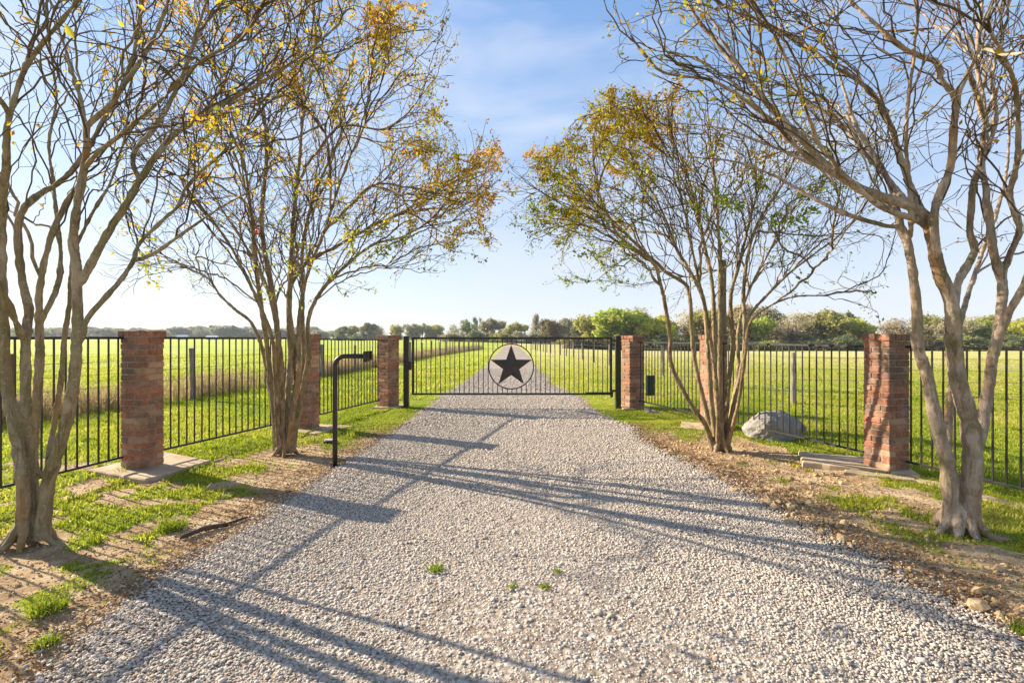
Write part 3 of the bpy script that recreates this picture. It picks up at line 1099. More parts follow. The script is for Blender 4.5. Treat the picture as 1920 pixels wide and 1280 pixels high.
for i in range(n_cl):
    if i < 14:
        y = r2.uniform(4.2, 5.4); x = float(road_r(y)) + r2.uniform(-.04, .38); s = r2.uniform(.03, .062)
    else:
        y = r2.uniform(3.0, 7.4); x = float(road_r(y)) + r2.uniform(-.02, .5); s = r2.uniform(.014, .032)
    o = link('soil_clod', cl[i % 6], None, (x, y, G(x, y) + s * .3), r2.uniform(0, 6.3))
    o.scale = (s, s, s)
    tag(o, 'large tan lump of soil at the gravel edge on the right verge' if i < 14 else 'small tan lump of soil scattered along the right edge of the gravel', 'clod', 'large tan soil clods by the gravel edge' if i < 14 else 'small tan soil clods by the gravel edge')
r3 = np.random.default_rng(15)
for i in range(5):
    x, y, s = 2.98 + r3.uniform(-.15, .5), 11.0 + r3.uniform(-.25, .15), r3.uniform(.06, .12)
    o = link('loose_stone', rock_mesh('loose_stone', 1, .8, .6, M['boulder'], 70 + i, 2), None, (x, y, G(x, y) + s * .25), r3.uniform(0, 6))
    o.scale = (s, s, s)
    tag(o, 'loose grey stone at the foot of the pillar by the green box', 'stone', 'stones at the foot of the hinge side pillar')
p = np.array([(-2.80, 4.05), (-2.70, 4.22), (-2.58, 4.34), (-2.48, 4.50)])
mb = MB()
mb.tube([(a_, b_, G(a_, b_) + .022 + .01 * math.sin(i * 2)) for i, (a_, b_) in enumerate(p)], [.016, .022, .019, .01], 8)
tag(link('fallen_branch', mb.mesh('fallen_branch', [M['stick']], True)), 'short dark piece of dead branch lying on the soil beside the gravel', 'branch')

def tuft(x, y, s, n, label):
    b = Blades()
    r_ = rng.uniform(0, 1, n) ** .7 * s
    an = rng.uniform(0, 6.28, n)
    b.add(x + r_ * np.cos(an), y + r_ * np.sin(an), rng.uniform(.4, 1, n) * s * .9 + .015, rng.uniform(.005, .010, n), np.clip(rng.normal(.12, .1, n), 0, 1), lean=1.4, sink=-.012)
    tag(link('grass_tuft', b.mesh('grass_tuft', M['grass'])), label, 'grass tuft', 'tufts growing through the gravel')
tuft(-.555, 3.45, .055, 90, 'largest bright green tuft growing in the middle of the gravel')
tuft(.004, 3.21, .03, 36, 'small green tuft in the gravel, left one of the near pair')
tuft(.218, 3.21, .035, 46, 'small green tuft in the gravel, right one of the near pair')
tuft(.33, 3.42, .035, 40, 'small green tuft in the gravel just beyond the near pair')
tuft(-3.02, 4.27, .11, 170, 'bushy bright green tuft on the bare soil near the dead branch')
tuft(-2.88, 2.98, .10, 160, 'green weed clump at the left edge of the gravel, nearest the camera')
tuft(-2.55, 2.62, .06, 80, 'low green weed on the dark litter at the bottom left')
tuft(2.92, 2.72, .08, 120, 'green weed clump at the right edge of the gravel')

# ---------------------------------------------------------------- pasture fences
def wood_post(h, r, seed, mat='post', lean=0.0):
    g = np.random.default_rng(seed)
    z = np.linspace(-.3, h, 9)
    pts = np.c_[np.cumsum(g.normal(0, .006, 9)) + lean * z, np.cumsum(g.normal(0, .006, 9)), z]
    rr = r * (1.08 - .18 * z / h) * (1 + g.normal(0, .05, 9))
    V, Q, T = tube(pts, rr, 10, True)
    mb = MB(); mb.add(V, Q, T)
    return mb.mesh('post', [M[mat]], False)
pm = [wood_post(1.38, .075, 3), wood_post(1.30, .065, 4), wood_post(1.42, .07, 6), wood_post(1.34, .055, 9, 'post', -.06)]
def pasture_fence(poly, ts, label, steel_at=(), tops=()):
    root = thing('pasture_fence', label, 'fence', (0, 0, 0))
    P3 = []
    for i, t in enumerate(ts):
        x, y, _ = along(poly, t)
        x, y = float(x), float(y)
        P3.append((x, y, G(x, y)))
        if i in steel_at:
            mb = MB(); mb.box((0, 0, .6), (.055, .02, 1.6), 0, 0, .003); mb.box((0, .018, .6), (.012, .03, 1.6))
            link('steel_post', mb.mesh('steel_post', [M['redpost']]), root, (x, y, G(x, y)))
        else:
            o = link('post', pm[i % 4], root, (x, y, G(x, y)), i * 1.7)
            if i in tops:
                mb = MB(); mb.tube([(0, 0, 1.36), (0, 0, 1.46), (0, 0, 1.5)], [.06, .06, .03], 10)
                link('yellow_cap', mb.mesh('yellow_cap', [M['yellow']]), o)
    P3 = np.array(P3)
    for hz in (.35, .62, .9, 1.18):
        pts = []
        for a, b in zip(P3[:-1], P3[1:]):
            for s in np.linspace(0, 1, 5)[:-1]:
                q = a + (b - a) * s
                pts.append(q + [0, 0, hz - .02 * math.sin(s * math.pi)])
        pts.append(P3[-1] + [0, 0, hz])
        mb = MB(); mb.tube(pts, .0045, 4)
        link('wire', mb.mesh('wire', [M['wire']]), root)
    return root
Ll = along(FL, 0)[2]
pasture_fence(FL, [0.3, 4.95, 8.9, 12.4] + list(np.arange(16, Ll, 3.6)), 'old wire pasture fence of grey posts standing in tall dry weeds on the left', (1,), (3,))
Lr = along(FR, 0)[2]
pasture_fence(FR, [.2, 7.4, 12.0, 16.2] + list(np.arange(20.5, Lr, 4.2)), 'wire pasture fence of grey posts across the open grass on the right')
mb = MB()
V, Q, T = tube([(0, 0, -.5), (.02, 0, 1.5), (0, .01, 3), (.01, 0, 4.25)], [.15, .145, .135, .13], 14)
mb.add(V, Q, T)
pole = tag(link('timber_pole', mb.mesh('timber_pole', [M['pole']], False), None, (7.0, 16.0, G(7, 16))), 'tall bare brown timber pole seen through the right middle tree', 'pole')

# ---------------------------------------------------------------- crape myrtle trees
class Tree:
    def __init__(s, base, seed):
        s.base = np.array(base, float)
        s.g = np.random.default_rng(seed)
        s.pos, s.dir, s.par, s.rad, s.stems, s.chains = [], [], [], [], [], []
        s.n = 0
        cap = 200000
        s.Pa = np.zeros((cap, 3)); s.Da = np.zeros((cap, 3)); s.Lv = np.zeros(cap, int)
        s.par = np.full(cap, -1); s.R = np.zeros(cap)
    def _add(s, pts, parent, level, rad=None):
        pts = np.asarray(pts)
        k = len(pts)
        i0 = s.n
        idx = np.arange(i0, i0 + k)
        s.Pa[idx] = pts
        prev = np.concatenate([[pts[0] if parent < 0 else s.Pa[parent]], pts[:-1]])
        d = pts - prev
        nrm = np.linalg.norm(d, axis=1)
        if nrm[0] < 1e-6 and k > 1:
            d[0] = d[1]
            nrm = np.linalg.norm(d, axis=1)
        s.Da[idx] = d / np.maximum(nrm, 1e-9)[:, None]
        s.par[idx] = np.concatenate([[parent], idx[:-1]])
        s.Lv[idx] = level
        if rad is not None:
            s.R[idx] = rad
        s.n += k
        s.chains.append((parent, idx, level))
        return idx
    def stem(s, uvd, r0, r1, parent=None, wig=.008):
        """uvd: photo trace of a main stem with its distance; resampled as a smooth space curve"""
        C = np.array([P(*q) for q in uvd])
        seg = np.linalg.norm(np.diff(C, axis=0), axis=1)
        cs = np.concatenate([[0], np.cumsum(seg)])
        n = max(4, int(cs[-1] / .07))
        t = np.linspace(0, cs[-1], n)
        # catmull-rom through the traced joints
        out = np.zeros((n, 3))
        Cp = np.concatenate([[2 * C[0] - C[1]], C, [2 * C[-1] - C[-2]]])
        for i, tt in enumerate(t):
            k = min(max(np.searchsorted(cs, tt, side='right') - 1, 0), len(C) - 2)
            u = (tt - cs[k]) / max(seg[k], 1e-6)
            p0, p1, p2, p3 = Cp[k:k + 4]
            out[i] = .5 * ((2 * p1) + (-p0 + p2) * u + (2 * p0 - 5 * p1 + 4 * p2 - p3) * u * u + (-p0 + 3 * p1 - 3 * p2 + p3) * u ** 3)
        out += np.cumsum(s.g.normal(0, wig, out.shape), 0) * (np.linspace(0, 1, n)[:, None]) * .5
        par = -1
        if parent is not None:
            dd = np.linalg.norm(s.Pa[:s.n] - out[0], axis=1)
            par = int(np.argmin(dd))
            out = out[1:]
        f = np.linspace(0, 1, len(out))
        rad = r0 * (1 - f) + r1 * f
        rad = rad * (1 + .05 * s.g.normal(size=len(rad)))
        return s._add(out, par, 0, rad)
    def grow(s, targets, level, step=.09, k_ang=1.6, min_z=1.9, jit=.012, straight=.4, attach=None, maxlen=3.0):
        for T in targets:
            N = s.n
            A, D = s.Pa[:N], s.Da[:N]
            v = T - A
            L = np.linalg.norm(v, axis=1)
            ca = (v * D).sum(1) / np.maximum(L, 1e-6)
            cost = L * (1 + k_ang * (1 - ca)) + s.g.uniform(0, .10, N)
            bad = (A[:, 2] < min_z) | (L < .10) | (ca < .25)
            if attach is not None:
                bad |= s.Lv[:N] > attach
            cost = np.where(bad, 1e9, cost)
            i = int(np.argmin(cost))
            if cost[i] > 1e8 or L[i] > maxlen:
                continue
            p0, d0, l = A[i].copy(), D[i].copy(), L[i]
            vd = (T - p0) / l
            side = s.g.normal(size=3); side -= vd * (side @ vd)
            d1 = d0 * .55 + vd * .75 + side * .12
            p1 = p0 + d1 / np.linalg.norm(d1) * l * straight
            p2 = T - (vd * .7 + np.array([0, 0, .35])) * l * .3
            n = max(3, int(l / step))
            t = np.linspace(0, 1, n + 1)[1:, None]
            B = (1 - t) ** 3 * p0 + 3 * (1 - t) ** 2 * t * p1 + 3 * (1 - t) * t * t * p2 + t ** 3 * T
            B = B + s.g.normal(0, jit, B.shape) * (1 - .3 * t)
            s._add(B, i, level)
    def fan(s, src, n, L, ang, level, cut, up=.02, side=0, min_z=2.1, n_mid=0):
        """vase habit: every branch end splits into a narrow fan and sends side shoots forward"""
        todo = []
        for par, idx, lv in list(s.chains):
            if lv != src:
                continue
            todo += [(int(idx[-1]), ang)] * n
            inner = [i for i in idx[max(1, len(idx) // 4):-1] if s.Pa[i, 2] > min_z]
            k = int(side * len(inner)) + (1 if s.g.uniform() < (side * len(inner)) % 1 else 0)
            if inner and k:
                todo += [(int(i), ang * 1.45) for i in s.g.choice(inner, min(k, len(inner)), replace=False)]
        made = 0
        for i, an in todo:
            for tr in range(4):
                d0 = s.Da[i]
                w_ = s.g.normal(size=3); w_ -= d0 * (w_ @ d0); w_ /= np.linalg.norm(w_)
                th = an * s.g.uniform(.35, 1.25)
                dd = d0 * math.cos(th) + w_ * math.sin(th) + np.array([0, 0, up])
                dd /= np.linalg.norm(dd)
                l = L * s.g.uniform(.6, 1.35)
                T = s.Pa[i] + dd * l
                if cut(T):
                    break
            else:
                continue
            if cut(T):
                p0 = s.Pa[i]
                m = max(3, int(l / .075))
                t = np.linspace(0, 1, m + 1)[1:, None]
                B = p0 + (d0 * .45 * (t - t * t) + dd * t) * l + s.g.normal(0, .010, (m, 3)) + (np.clip((t - s.g.uniform(.3, .7)) * 3, 0, 1) * s.g.normal(0, .05, 3)) * l
                s._add(B, i, level)
                made += 1
        return made
    def radii(s, tip=.0027, e=2.25):
        acc = np.zeros(s.n)
        child = np.zeros(s.n, bool)
        ps = s.par[:s.n]
        child[ps[ps >= 0]] = True
        acc[~child] = tip ** e
        for i in range(s.n - 1, -1, -1):
            if s.R[i] > 0:
                pass
            acc[i] = max(acc[i], tip ** e)
            if s.par[i] >= 0:
                acc[s.par[i]] += acc[i] + (tip * .12) ** e
        pipe = acc ** (1 / e)
        given = s.R[:s.n]
        out = np.where(given > 0, np.maximum(given, np.minimum(pipe, given * 1.15)), pipe)
        for i in range(s.n):
            p = s.par[i]
            if p >= 0 and given[i] == 0:
                out[i] = min(out[i], out[p] * .88 if s.chains_start[i] else out[p])
        s.R2 = out
    def build(s, name, label, bark, leaf_fn, roots=0, root_r=.1, group=None, burl=.0):
        cs = np.zeros(s.n, bool)
        for par, idx, lv in s.chains:
            cs[idx[0]] = True
        s.chains_start = cs
        s.radii()
        root = thing(name, label, 'tree', tuple(s.base), 0, group)
        # trunk: traced stems and root flare fused into one skin
        mb = MB()
        for par, idx, lv in s.chains:
            if lv > 0:
                continue
            pts = s.Pa[idx]
            rr = s.R2[idx].copy()
            if par >= 0:
                pts = np.concatenate([s.Pa[par:par + 1], pts])
                rr = np.concatenate([[min(s.R2[par], rr[0] * 1.05)], rr])
            else:
                z = pts[:, 2] - s.base[2]
                rr = rr * (1 + .75 * np.exp(-np.maximum(z, 0) / .09))
            # knuckles where old branches were pruned
            bumps = 1 + burl * np.maximum(0, s.g.normal(0, 1, len(rr)) - 1.1) * np.clip(.02 / rr, 0, 1) ** 2
            mb.tube(pts - s.base, rr * bumps, 10)
        for i in range(roots):
            a = i / roots * 6.283 + s.g.uniform(-.3, .3)
            d = np.array([math.cos(a), math.sin(a)])
            L = root_r * s.g.uniform(1.1, 1.6)
            pts = [(d[0] * root_r * .35, d[1] * root_r * .35, .26), (d[0] * root_r * .62, d[1] * root_r * .62, .14), (d[0] * root_r * 1.0, d[1] * root_r * 1.0, .055), (d[0] * L, d[1] * L, -.005), (d[0] * L * 1.35, d[1] * L * 1.35, -.05)]
            mb.tube(pts, [root_r * .12, root_r * .26, root_r * .24, root_r * .15, root_r * .05], 8)
        tr = link('trunk', mb.mesh('trunk', [bark], True), root)
        rm = tr.modifiers.new('fuse', 'REMESH')
        rm.mode = 'VOXEL'
        rm.voxel_size = .0085
        rm.use_smooth_shade = True
        sm = tr.modifiers.new('soften', 'SMOOTH')
        sm.factor = .5
        sm.iterations = 3
        tx = bpy.data.textures.new('bark_relief', 'CLOUDS')
        tx.noise_scale = .07
        tx.noise_depth = 3
        dm = tr.modifiers.new('relief', 'DISPLACE')
        dm.texture = tx
        dm.strength = .016
        dm.mid_level = .5
        dm.texture_coords = 'LOCAL'
        # branches
        mb = MB()
        for par, idx, lv in s.chains:
            if lv == 0:
                continue
            pts = np.concatenate([s.Pa[par:par + 1], s.Pa[idx]]) - s.base
            rr = s.R2[idx]
            rr = np.concatenate([[min(s.R2[par] * .9, rr[0] * 1.25)], rr]).copy()
            rr[-1] *= .6
            m = rr.max()
            if burl and m > .006:
                rr = rr * (1 + .5 * burl * np.maximum(0, s.g.normal(0, 1, len(rr)) - .9))
            mb.tube(pts, rr, 8 if m > .012 else (5 if m > .005 else 3), 1 if m < .010 else 0, caps=m > .006)
        link('branches', mb.mesh('branches', [bark, M['twig']], True), root)
        # leaves
        tips = []
        for par, idx, lv in s.chains:
            if lv >= 2:
                tips.append(s.Pa[idx])
        tp = np.concatenate(tips)
        dens, tint = leaf_fn(tp)
        dens = dens * np.repeat(s.g.gamma(.55, 1.8, len(tips)), [len(t_) for t_ in tips])
        n = len(tp)
        reps = s.g.poisson(dens)
        k = np.repeat(np.arange(n), reps)
        m = len(k)
        if m:
            c = tp[k] + s.g.normal(0, .028, (m, 3)) - s.base
            q = s.g.normal(size=(m, 3)); q[:, 2] -= .4
            q /= np.linalg.norm(q, axis=1, keepdims=True)
            w_ = np.cross(q, s.g.normal(size=(m, 3)))
            w_ /= np.linalg.norm(w_, axis=1, keepdims=True)
            nn = np.cross(q, w_)
            L = s.g.uniform(.030, .060, m)[:, None]
            wd = L * s.g.uniform(.42, .62, m)[:, None]
            V = np.stack([c, c + q * L * .5 + w_ * wd * .5 + nn * L * .10, c + q * L, c + q * L * .5 - w_ * wd * .5 + nn * L * .10], 1).reshape(-1, 3)
            b = np.arange(m) * 4
            T = np.concatenate([np.stack([b, b + 1, b + 2], -1), np.stack([b, b + 2, b + 3], -1)])
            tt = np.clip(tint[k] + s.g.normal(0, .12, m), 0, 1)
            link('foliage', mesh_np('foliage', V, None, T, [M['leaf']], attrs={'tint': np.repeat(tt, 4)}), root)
        return root

def shell_targets(g, n, c, rx, ry, rup, lo, hi, zlow, cone=.0, cut=None):
    """points in the crown's shell; the underside is an upturned cone (vase habit)"""
    out = []
    while len(out) < n:
        p = g.normal(size=3)
        p /= np.linalg.norm(p)
        r = g.uniform(lo ** 2.2, hi ** 2.2) ** (1 / 2.2)
        p = p * r
        h = math.hypot(p[0], p[1])
        if p[2] < zlow + cone * h:
            continue
        q = np.array([c[0] + p[0] * rx, c[1] + p[1] * ry, c[2] + p[2] * rup])
        if cut is not None and not cut(q):
            continue
        out.append(q)
    # coarse to fine order from the inside outward keeps limbs plausible
    return out

def px_of(q):
    q = np.atleast_2d(q)
    return 960 + F * q[:, 0] / q[:, 1], V0 + F * (H - q[:, 2]) / q[:, 1]

# --- left middle tree (B)
B = Tree((-3.31, 7.02, G(-3.31, 7.02)), 11)
d = 7.02
for tr, r0, r1 in (
    ([(522, 846, d), (513, 760, d - .1), (505, 690, d - .15), (500, 640, d - .2), (490, 580, d - .35), (480, 500, d - .5), (470, 400, d - .7), (455, 300, d - .9), (425, 190, d - 1.1)], .046, .008),
    ([(528, 848, d), (528, 760, d - .12), (524, 680, d - .3), (518, 600, d - .4), (505, 520, d - .5), (490, 420, d - .3), (500, 300, d - .2), (490, 180, d), (470, 80, d + .1)], .050, .008),
    ([(535, 848, d), (540, 740, d + .1), (545, 660, d + .15), (541, 600, d + .1), (545, 480, d), (548, 420, d), (560, 320, d), (572, 200, d - .1), (590, 90, d - .2)], .050, .008),
    ([(545, 846, d), (566, 740, d), (580, 660, d - .1), (577, 620, d - .15), (582, 585, d - .2), (603, 545, d - .3), (632, 512, d - .4), (667, 480, d - .5), (705, 455, d - .5), (755, 442, d - .6), (800, 418, d - .6)], .046, .009),
    ([(540, 848, d), (550, 760, d + .15), (556, 690, d + .2), (548, 620, d + .2), (541, 562, d + .3), (549, 528, d + .3), (580, 487, d + .4), (630, 462, d + .5), (692, 425, d + .6), (755, 395, d + .7), (830, 350, d + .8)], .044, .008),
    ([(548, 846, d), (560, 760, d + .2), (570, 680, d + .35), (567, 600, d + .4), (568, 540, d + .5), (566, 480, d + .5), (580, 400, d + .6), (605, 330, d + .7), (645, 245, d + .9), (690, 165, d + 1.0)], .040, .008),
    ([(518, 844, d), (511, 770, d), (500, 700, d + .1), (490, 650, d + .1), (470, 605, d + .1), (440, 582, d + .1), (410, 556, d + .2), (388, 526, d + .2), (350, 507, d + .3), (300, 482, d + .3)], .034, .008),
    ([(530, 846, d), (534, 780, d + .25), (530, 700, d + .45), (520, 620, d + .7), (500, 540, d + .9), (465, 470, d + 1.1), (420, 400, d + 1.3), (370, 320, d + 1.5)], .040, .008),
    ([(540, 846, d), (548, 780, d - .3), (560, 700, d - .5), (560, 600, d - .6), (575, 520, d - .8), (610, 430, d - 1.1), (640, 330, d - 1.3), (680, 240, d - 1.5)], .036, .008),
    ([(524, 846, d), (520, 780, d - .2), (516, 700, d - .35), (508, 630, d - .5), (470, 540, d - .7), (420, 450, d - 1.0), (370, 390, d - 1.2), (300, 330, d - 1.3)], .036, .008)):
    B.stem(tr, r0, r1, wig=.006)
g = B.g
def cutB(q):
    u, v = px_of(q)
    u, v = u[0], v[0]
    u += float(vnoise(q[0] * 1.0, q[2] * 1.0 + q[1], 2.2, 701) - .5) * 110
    v += float(vnoise(q[0] + q[1], q[2], 2.2, 702) - .5) * 110
    if u > 940 or u < 215:
        return False
    if u > 560 and v > 575 - (u - 560) * .33:
        return False
    if u < 480 and v > 615 - (480 - u) * .22:
        return False
    # notch between the upper and the lower limbs on the drive side
    if u > 800 and 200 < v < 250 or u > 840 and v < 200:
        return False
    return v > -60
cB = (-3.3, 7.0, 3.5)
B.fan(0, 4, .85, .36, 1, cutB, side=.34)
B.grow(shell_targets(g, 50, cB, 3.0, 2.6, 3.3, .55, .95, -.35, .1, cutB), 1, .10, 1.8, 2.1, .006, maxlen=3.0)
B.fan(1, 3, .60, .40, 2, cutB, side=.15)
B.grow(shell_targets(g, 260, cB, 3.05, 2.7, 3.45, .75, 1.03, -.4, .1, cutB), 2, .085, 1.6, 2.2, .006, maxlen=1.6)
B.fan(2, 2, .36, .50, 3, cutB, side=.24)
print('B', B.n, len(B.chains))
def leavesB(p):
    u, v = px_of(p)
    r = np.sqrt(((p[:, 0] - cB[0]) / 3.0) ** 2 + ((p[:, 1] - cB[1]) / 2.7) ** 2 + ((p[:, 2] - cB[2]) / 3.4) ** 2)
    out_ = sstep(.50, .95, r)
    side = sstep(-.9, 1.6, p[:, 0] - cB[0])
    clump = sstep(.40, .62, fbm(p[:, 0] * 1.3 + p[:, 1], p[:, 2] * 1.3 + p[:, 1] * .5, 1.8, 301, 3))
    top = sstep(4.6, 6.0, p[:, 2])
    dens = (3.4 * out_ * side + .9 * out_ * top + .35 * out_ + .12) * (.2 + clump)
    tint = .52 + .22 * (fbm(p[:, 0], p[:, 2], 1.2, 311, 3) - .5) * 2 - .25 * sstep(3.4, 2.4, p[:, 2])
    return dens, tint
B.build('crape_myrtle_tree', 'many-stemmed crape myrtle with golden autumn leaves behind the black pipe pedestal', M['bark_b'], leavesB, 5, .13, 'crape myrtles along the drive', .35)

# --- right middle tree (C)
Ct = Tree((3.12, 7.2, G(3.12, 7.2)), 23)
d = 7.2
for tr, r0, r1 in (
    ([(1338, 842, d), (1322, 795, d - .05), (1305, 772, d - .1), (1280, 730, d - .1), (1258, 680, d - .1), (1257, 635, d - .15), (1252, 600, d - .2), (1245, 560, d - .2), (1236, 520, d - .3), (1225, 492, d - .4), (1185, 462, d - .5), (1135, 425, d - .6), (1080, 392, d - .7), (1030, 370, d - .8)], .042, .008),
    ([(1342, 842, d), (1328, 785, d + .1), (1315, 735, d + .15), (1302, 672, d + .2), (1297, 610, d + .2), (1294, 562, d + .2), (1285, 535, d + .2), (1247, 510, d + .2), (1210, 475, d + .2), (1150, 420, d + .3), (1100, 370, d + .4), (1040, 325, d + .5)], .044, .008),
    ([(1346, 842, d), (1334, 760, d), (1330, 700, d), (1325, 620, d), (1318, 560, d), (1292, 505, d + .1), (1266, 460, d + .2), (1248, 410, d + .2), (1222, 355, d + .3), (1185, 310, d + .4), (1140, 265, d + .5)], .042, .008),
    ([(1348, 842, d), (1341, 700, d + .3), (1338, 600, d + .4), (1333, 520, d + .5), (1318, 450, d + .6), (1305, 390, d + .7), (1285, 320, d + .8), (1250, 240, d + .9), (1215, 170, d + 1)], .044, .008),
    ([(1352, 842, d), (1350, 700, d - .2), (1350, 600, d - .3), (1350, 500, d - .3), (1345, 430, d - .3), (1340, 340, d - .4), (1330, 250, d - .5), (1322, 160, d - .6)], .044, .008),
    ([(1356, 842, d), (1366, 720, d + .2), (1374, 650, d + .3), (1369, 560, d + .3), (1384, 500, d + .3), (1400, 430, d + .4), (1420, 360, d + .4), (1436, 290, d + .5), (1445, 210, d + .6)], .040, .008),
    ([(1360, 842, d), (1380, 740, d), (1394, 670, d), (1396, 600, d), (1394, 550, d), (1402, 480, d - .1), (1420, 420, d - .2), (1460, 355, d - .3), (1490, 290, d - .4), (1510, 220, d - .5)], .042, .008),
    ([(1362, 842, d), (1386, 745, d - .15), (1398, 660, d - .2), (1402, 600, d - .25), (1440, 552, d - .3), (1485, 508, d - .4), (1527, 475, d - .5), (1575, 440, d - .6), (1612, 400, d - .7)], .036, .008),
    ([(1360, 842, d), (1384, 760, d - .3), (1398, 670, d - .5), (1408, 605, d - .6), (1445, 574, d - .7), (1495, 556, d - .8), (1555, 552, d - .9), (1610, 545, d - 1.0)], .030, .007),
    ([(1354, 842, d), (1372, 770, d + .3), (1384, 690, d + .6), (1384, 620, d + .8), (1400, 550, d + 1.1), (1440, 470, d + 1.4), (1480, 400, d + 1.7)], .036, .008),
    ([(1346, 842, d), (1346, 760, d - .4), (1340, 680, d - .7), (1330, 600, d - 1.0), (1310, 500, d - 1.3), (1290, 400, d - 1.6), (1270, 300, d - 1.8)], .034, .007)):
    Ct.stem(tr, r0, r1, wig=.006)
g = Ct.g
def cutC(q):
    u, v = px_of(q)
    u, v = u[0], v[0]
    u += float(vnoise(q[0] * 1.0, q[2] * 1.0 + q[1], 2.2, 701) - .5) * 110
    v += float(vnoise(q[0] + q[1], q[2], 2.2, 702) - .5) * 110
    if u < 965 or u > 1650:
        return False
    if u < 1290 and v > 590 - (1290 - u) * .42:
        return False
    if u > 1420 and v > 590:
        return False
    if v < 330 - (u - 965) * .8 or v < 165 + abs(u - 1260) * .12:
        return False
    return v > 70
cC = (3.15, 7.2, 3.3)
Ct.fan(0, 4, .85, .36, 1, cutC, side=.34)
Ct.grow(shell_targets(g, 50, cC, 3.0, 2.6, 2.7, .55, .95, -.35, .1, cutC), 1, .10, 1.8, 2.1, .006, maxlen=3.0)
Ct.fan(1, 3, .60, .40, 2, cutC, side=.15)
Ct.grow(shell_targets(g, 260, cC, 3.05, 2.7, 2.85, .75, 1.03, -.4, .1, cutC), 2, .085, 1.6, 2.2, .006, maxlen=1.6)
Ct.fan(2, 2, .36, .50, 3, cutC, side=.24)
print('Ct', Ct.n, len(Ct.chains))
def leavesC(p):
    r = np.sqrt(((p[:, 0] - cC[0]) / 3.05) ** 2 + ((p[:, 1] - cC[1]) / 2.6) ** 2 + ((p[:, 2] - cC[2]) / 2.8) ** 2)
    out_ = sstep(.50, .92, r)
    side = sstep(.4, -1.9, p[:, 0] - cC[0])
    clump = sstep(.36, .60, fbm(p[:, 0] * 1.3 + p[:, 1], p[:, 2] * 1.3 + p[:, 1] * .5, 1.8, 401, 3))
    dens = (3.7 * out_ * side + .6 * out_ + .06) * (.3 + clump)
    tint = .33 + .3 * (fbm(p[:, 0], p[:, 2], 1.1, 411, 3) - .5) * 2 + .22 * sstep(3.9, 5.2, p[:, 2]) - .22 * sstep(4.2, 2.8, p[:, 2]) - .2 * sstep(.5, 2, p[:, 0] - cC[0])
    return dens, tint
Ct.build('crape_myrtle_tree', 'crape myrtle with yellow-green leaves on its drive side, beside the boulder', M['bark_b'], leavesC, 5, .14, 'crape myrtles along the drive', .35)

# --- left front tree (A)
A = Tree((-3.98, 3.96, G(-3.98, 3.96)), 31)
d = 3.96
for tr, r0, r1, par in (
    ([(40, 1010, d), (44, 920, d - .1), (28, 800, d - .1), (12, 700, d - .1), (6, 560, d - .2), (4, 430, d - .2), (12, 320, d - .3), (20, 210, d - .4), (52, 110, d - .4), (110, 40, d - .5), (170, -40, d - .5)], .055, .013, None),
    ([(58, 1012, d), (52, 860, d), (47, 760, d - .05), (46, 640, d - .05), (50, 578, d), (38, 525, d), (30, 470, d), (28, 425, d), (40, 388, d), (75, 360, d + .1), (105, 342, d + .1), (140, 305, d + .2), (185, 230, d + .3), (235, 120, d + .4), (250, 10, d + .5)], .050, .011, None),
    ([(66, 1012, d), (62, 880, d + .1), (68, 760, d + .1), (74, 650, d + .15), (72, 560, d + .2), (80, 500, d + .2), (95, 440, d + .2), (120, 380, d + .3), (148, 340, d + .3), (160, 290, d + .4), (150, 200, d + .5), (120, 90, d + .6), (90, -20, d + .7)], .042, .010, None),
    ([(78, 600, d + .15), (98, 560, d + .2), (110, 528, d + .3), (113, 470, d + .4), (106, 405, d + .4), (100, 345, d + .5), (94, 270, d + .6), (110, 180, d + .7), (96, 80, d + .8)], .022, .009, 1),
    ([(84, 900, d + .1), (100, 800, d + .3), (113, 720, d + .35), (120, 640, d + .4), (131, 560, d + .4), (136, 480, d + .45), (170, 400, d + .6), (205, 340, d + .8), (230, 260, d + 1.0), (245, 150, d + 1.2)], .026, .008, 1),
    ([(78, 1010, d), (92, 900, d), (122, 800, d - .05), (140, 700, d - .1), (143, 620, d - .1), (145, 560, d - .1), (144, 500, d - .1), (138, 450, d - .1), (146, 380, d - .15), (157, 320, d - .15), (163, 265, d - .2), (160, 242, d - .2), (180, 222, d - .2), (205, 196, d - .25), (250, 130, d - .3), (300, 40, d - .3), (330, -40, d - .4)], .060, .012, None),
    ([(146, 540, d - .1), (165, 505, d - .1), (200, 440, d - .1), (245, 370, d - .1), (262, 340, d - .1), (295, 290, d - .1), (335, 245, d), (400, 205, d + .1), (475, 165, d + .1), (560, 110, d + .2), (640, 40, d + .3)], .036, .010, 1),
    ([(143, 655, d - .1), (156, 622, d - .1), (163, 598, d - .1), (200, 555, d - .1), (226, 525, d - .05), (250, 490, d), (262, 455, d + .1), (312, 405, d + .2), (332, 387, d + .2), (352, 345, d + .3), (412, 290, d + .4), (470, 230, d + .5)], .027, .008, 1),
    ([(250, 490, d), (275, 482, d), (300, 468, d), (350, 433, d - .1), (395, 402, d - .1), (440, 375, d - .2), (490, 345, d - .2)], .019, .008, 1),
    ([(262, 340, d - .1), (248, 300, d - .1), (262, 270, d - .1), (290, 240, d), (340, 150, d + .1), (370, 60, d + .2), (400, -30, d + .3)], .022, .009, 1),
    ([(157, 320, d - .15), (180, 290, d - .3), (230, 250, d - .5), (300, 190, d - .8), (370, 120, d - 1.0), (450, 80, d - 1.2)], .022, .008, 1),
    ([(20, 210, d - .4), (-30, 150, d - .7), (-80, 60, d - .9)], .02, .009, 1),
    ([(46, 640, d - .05), (10, 560, d - .3), (-40, 450, d - .6), (-90, 330, d - .8), (-150, 200, d - 1)], .026, .009, 1)):
    A.stem(tr, r0 * .88, r1 * .9, par, wig=.005)
g = A.g
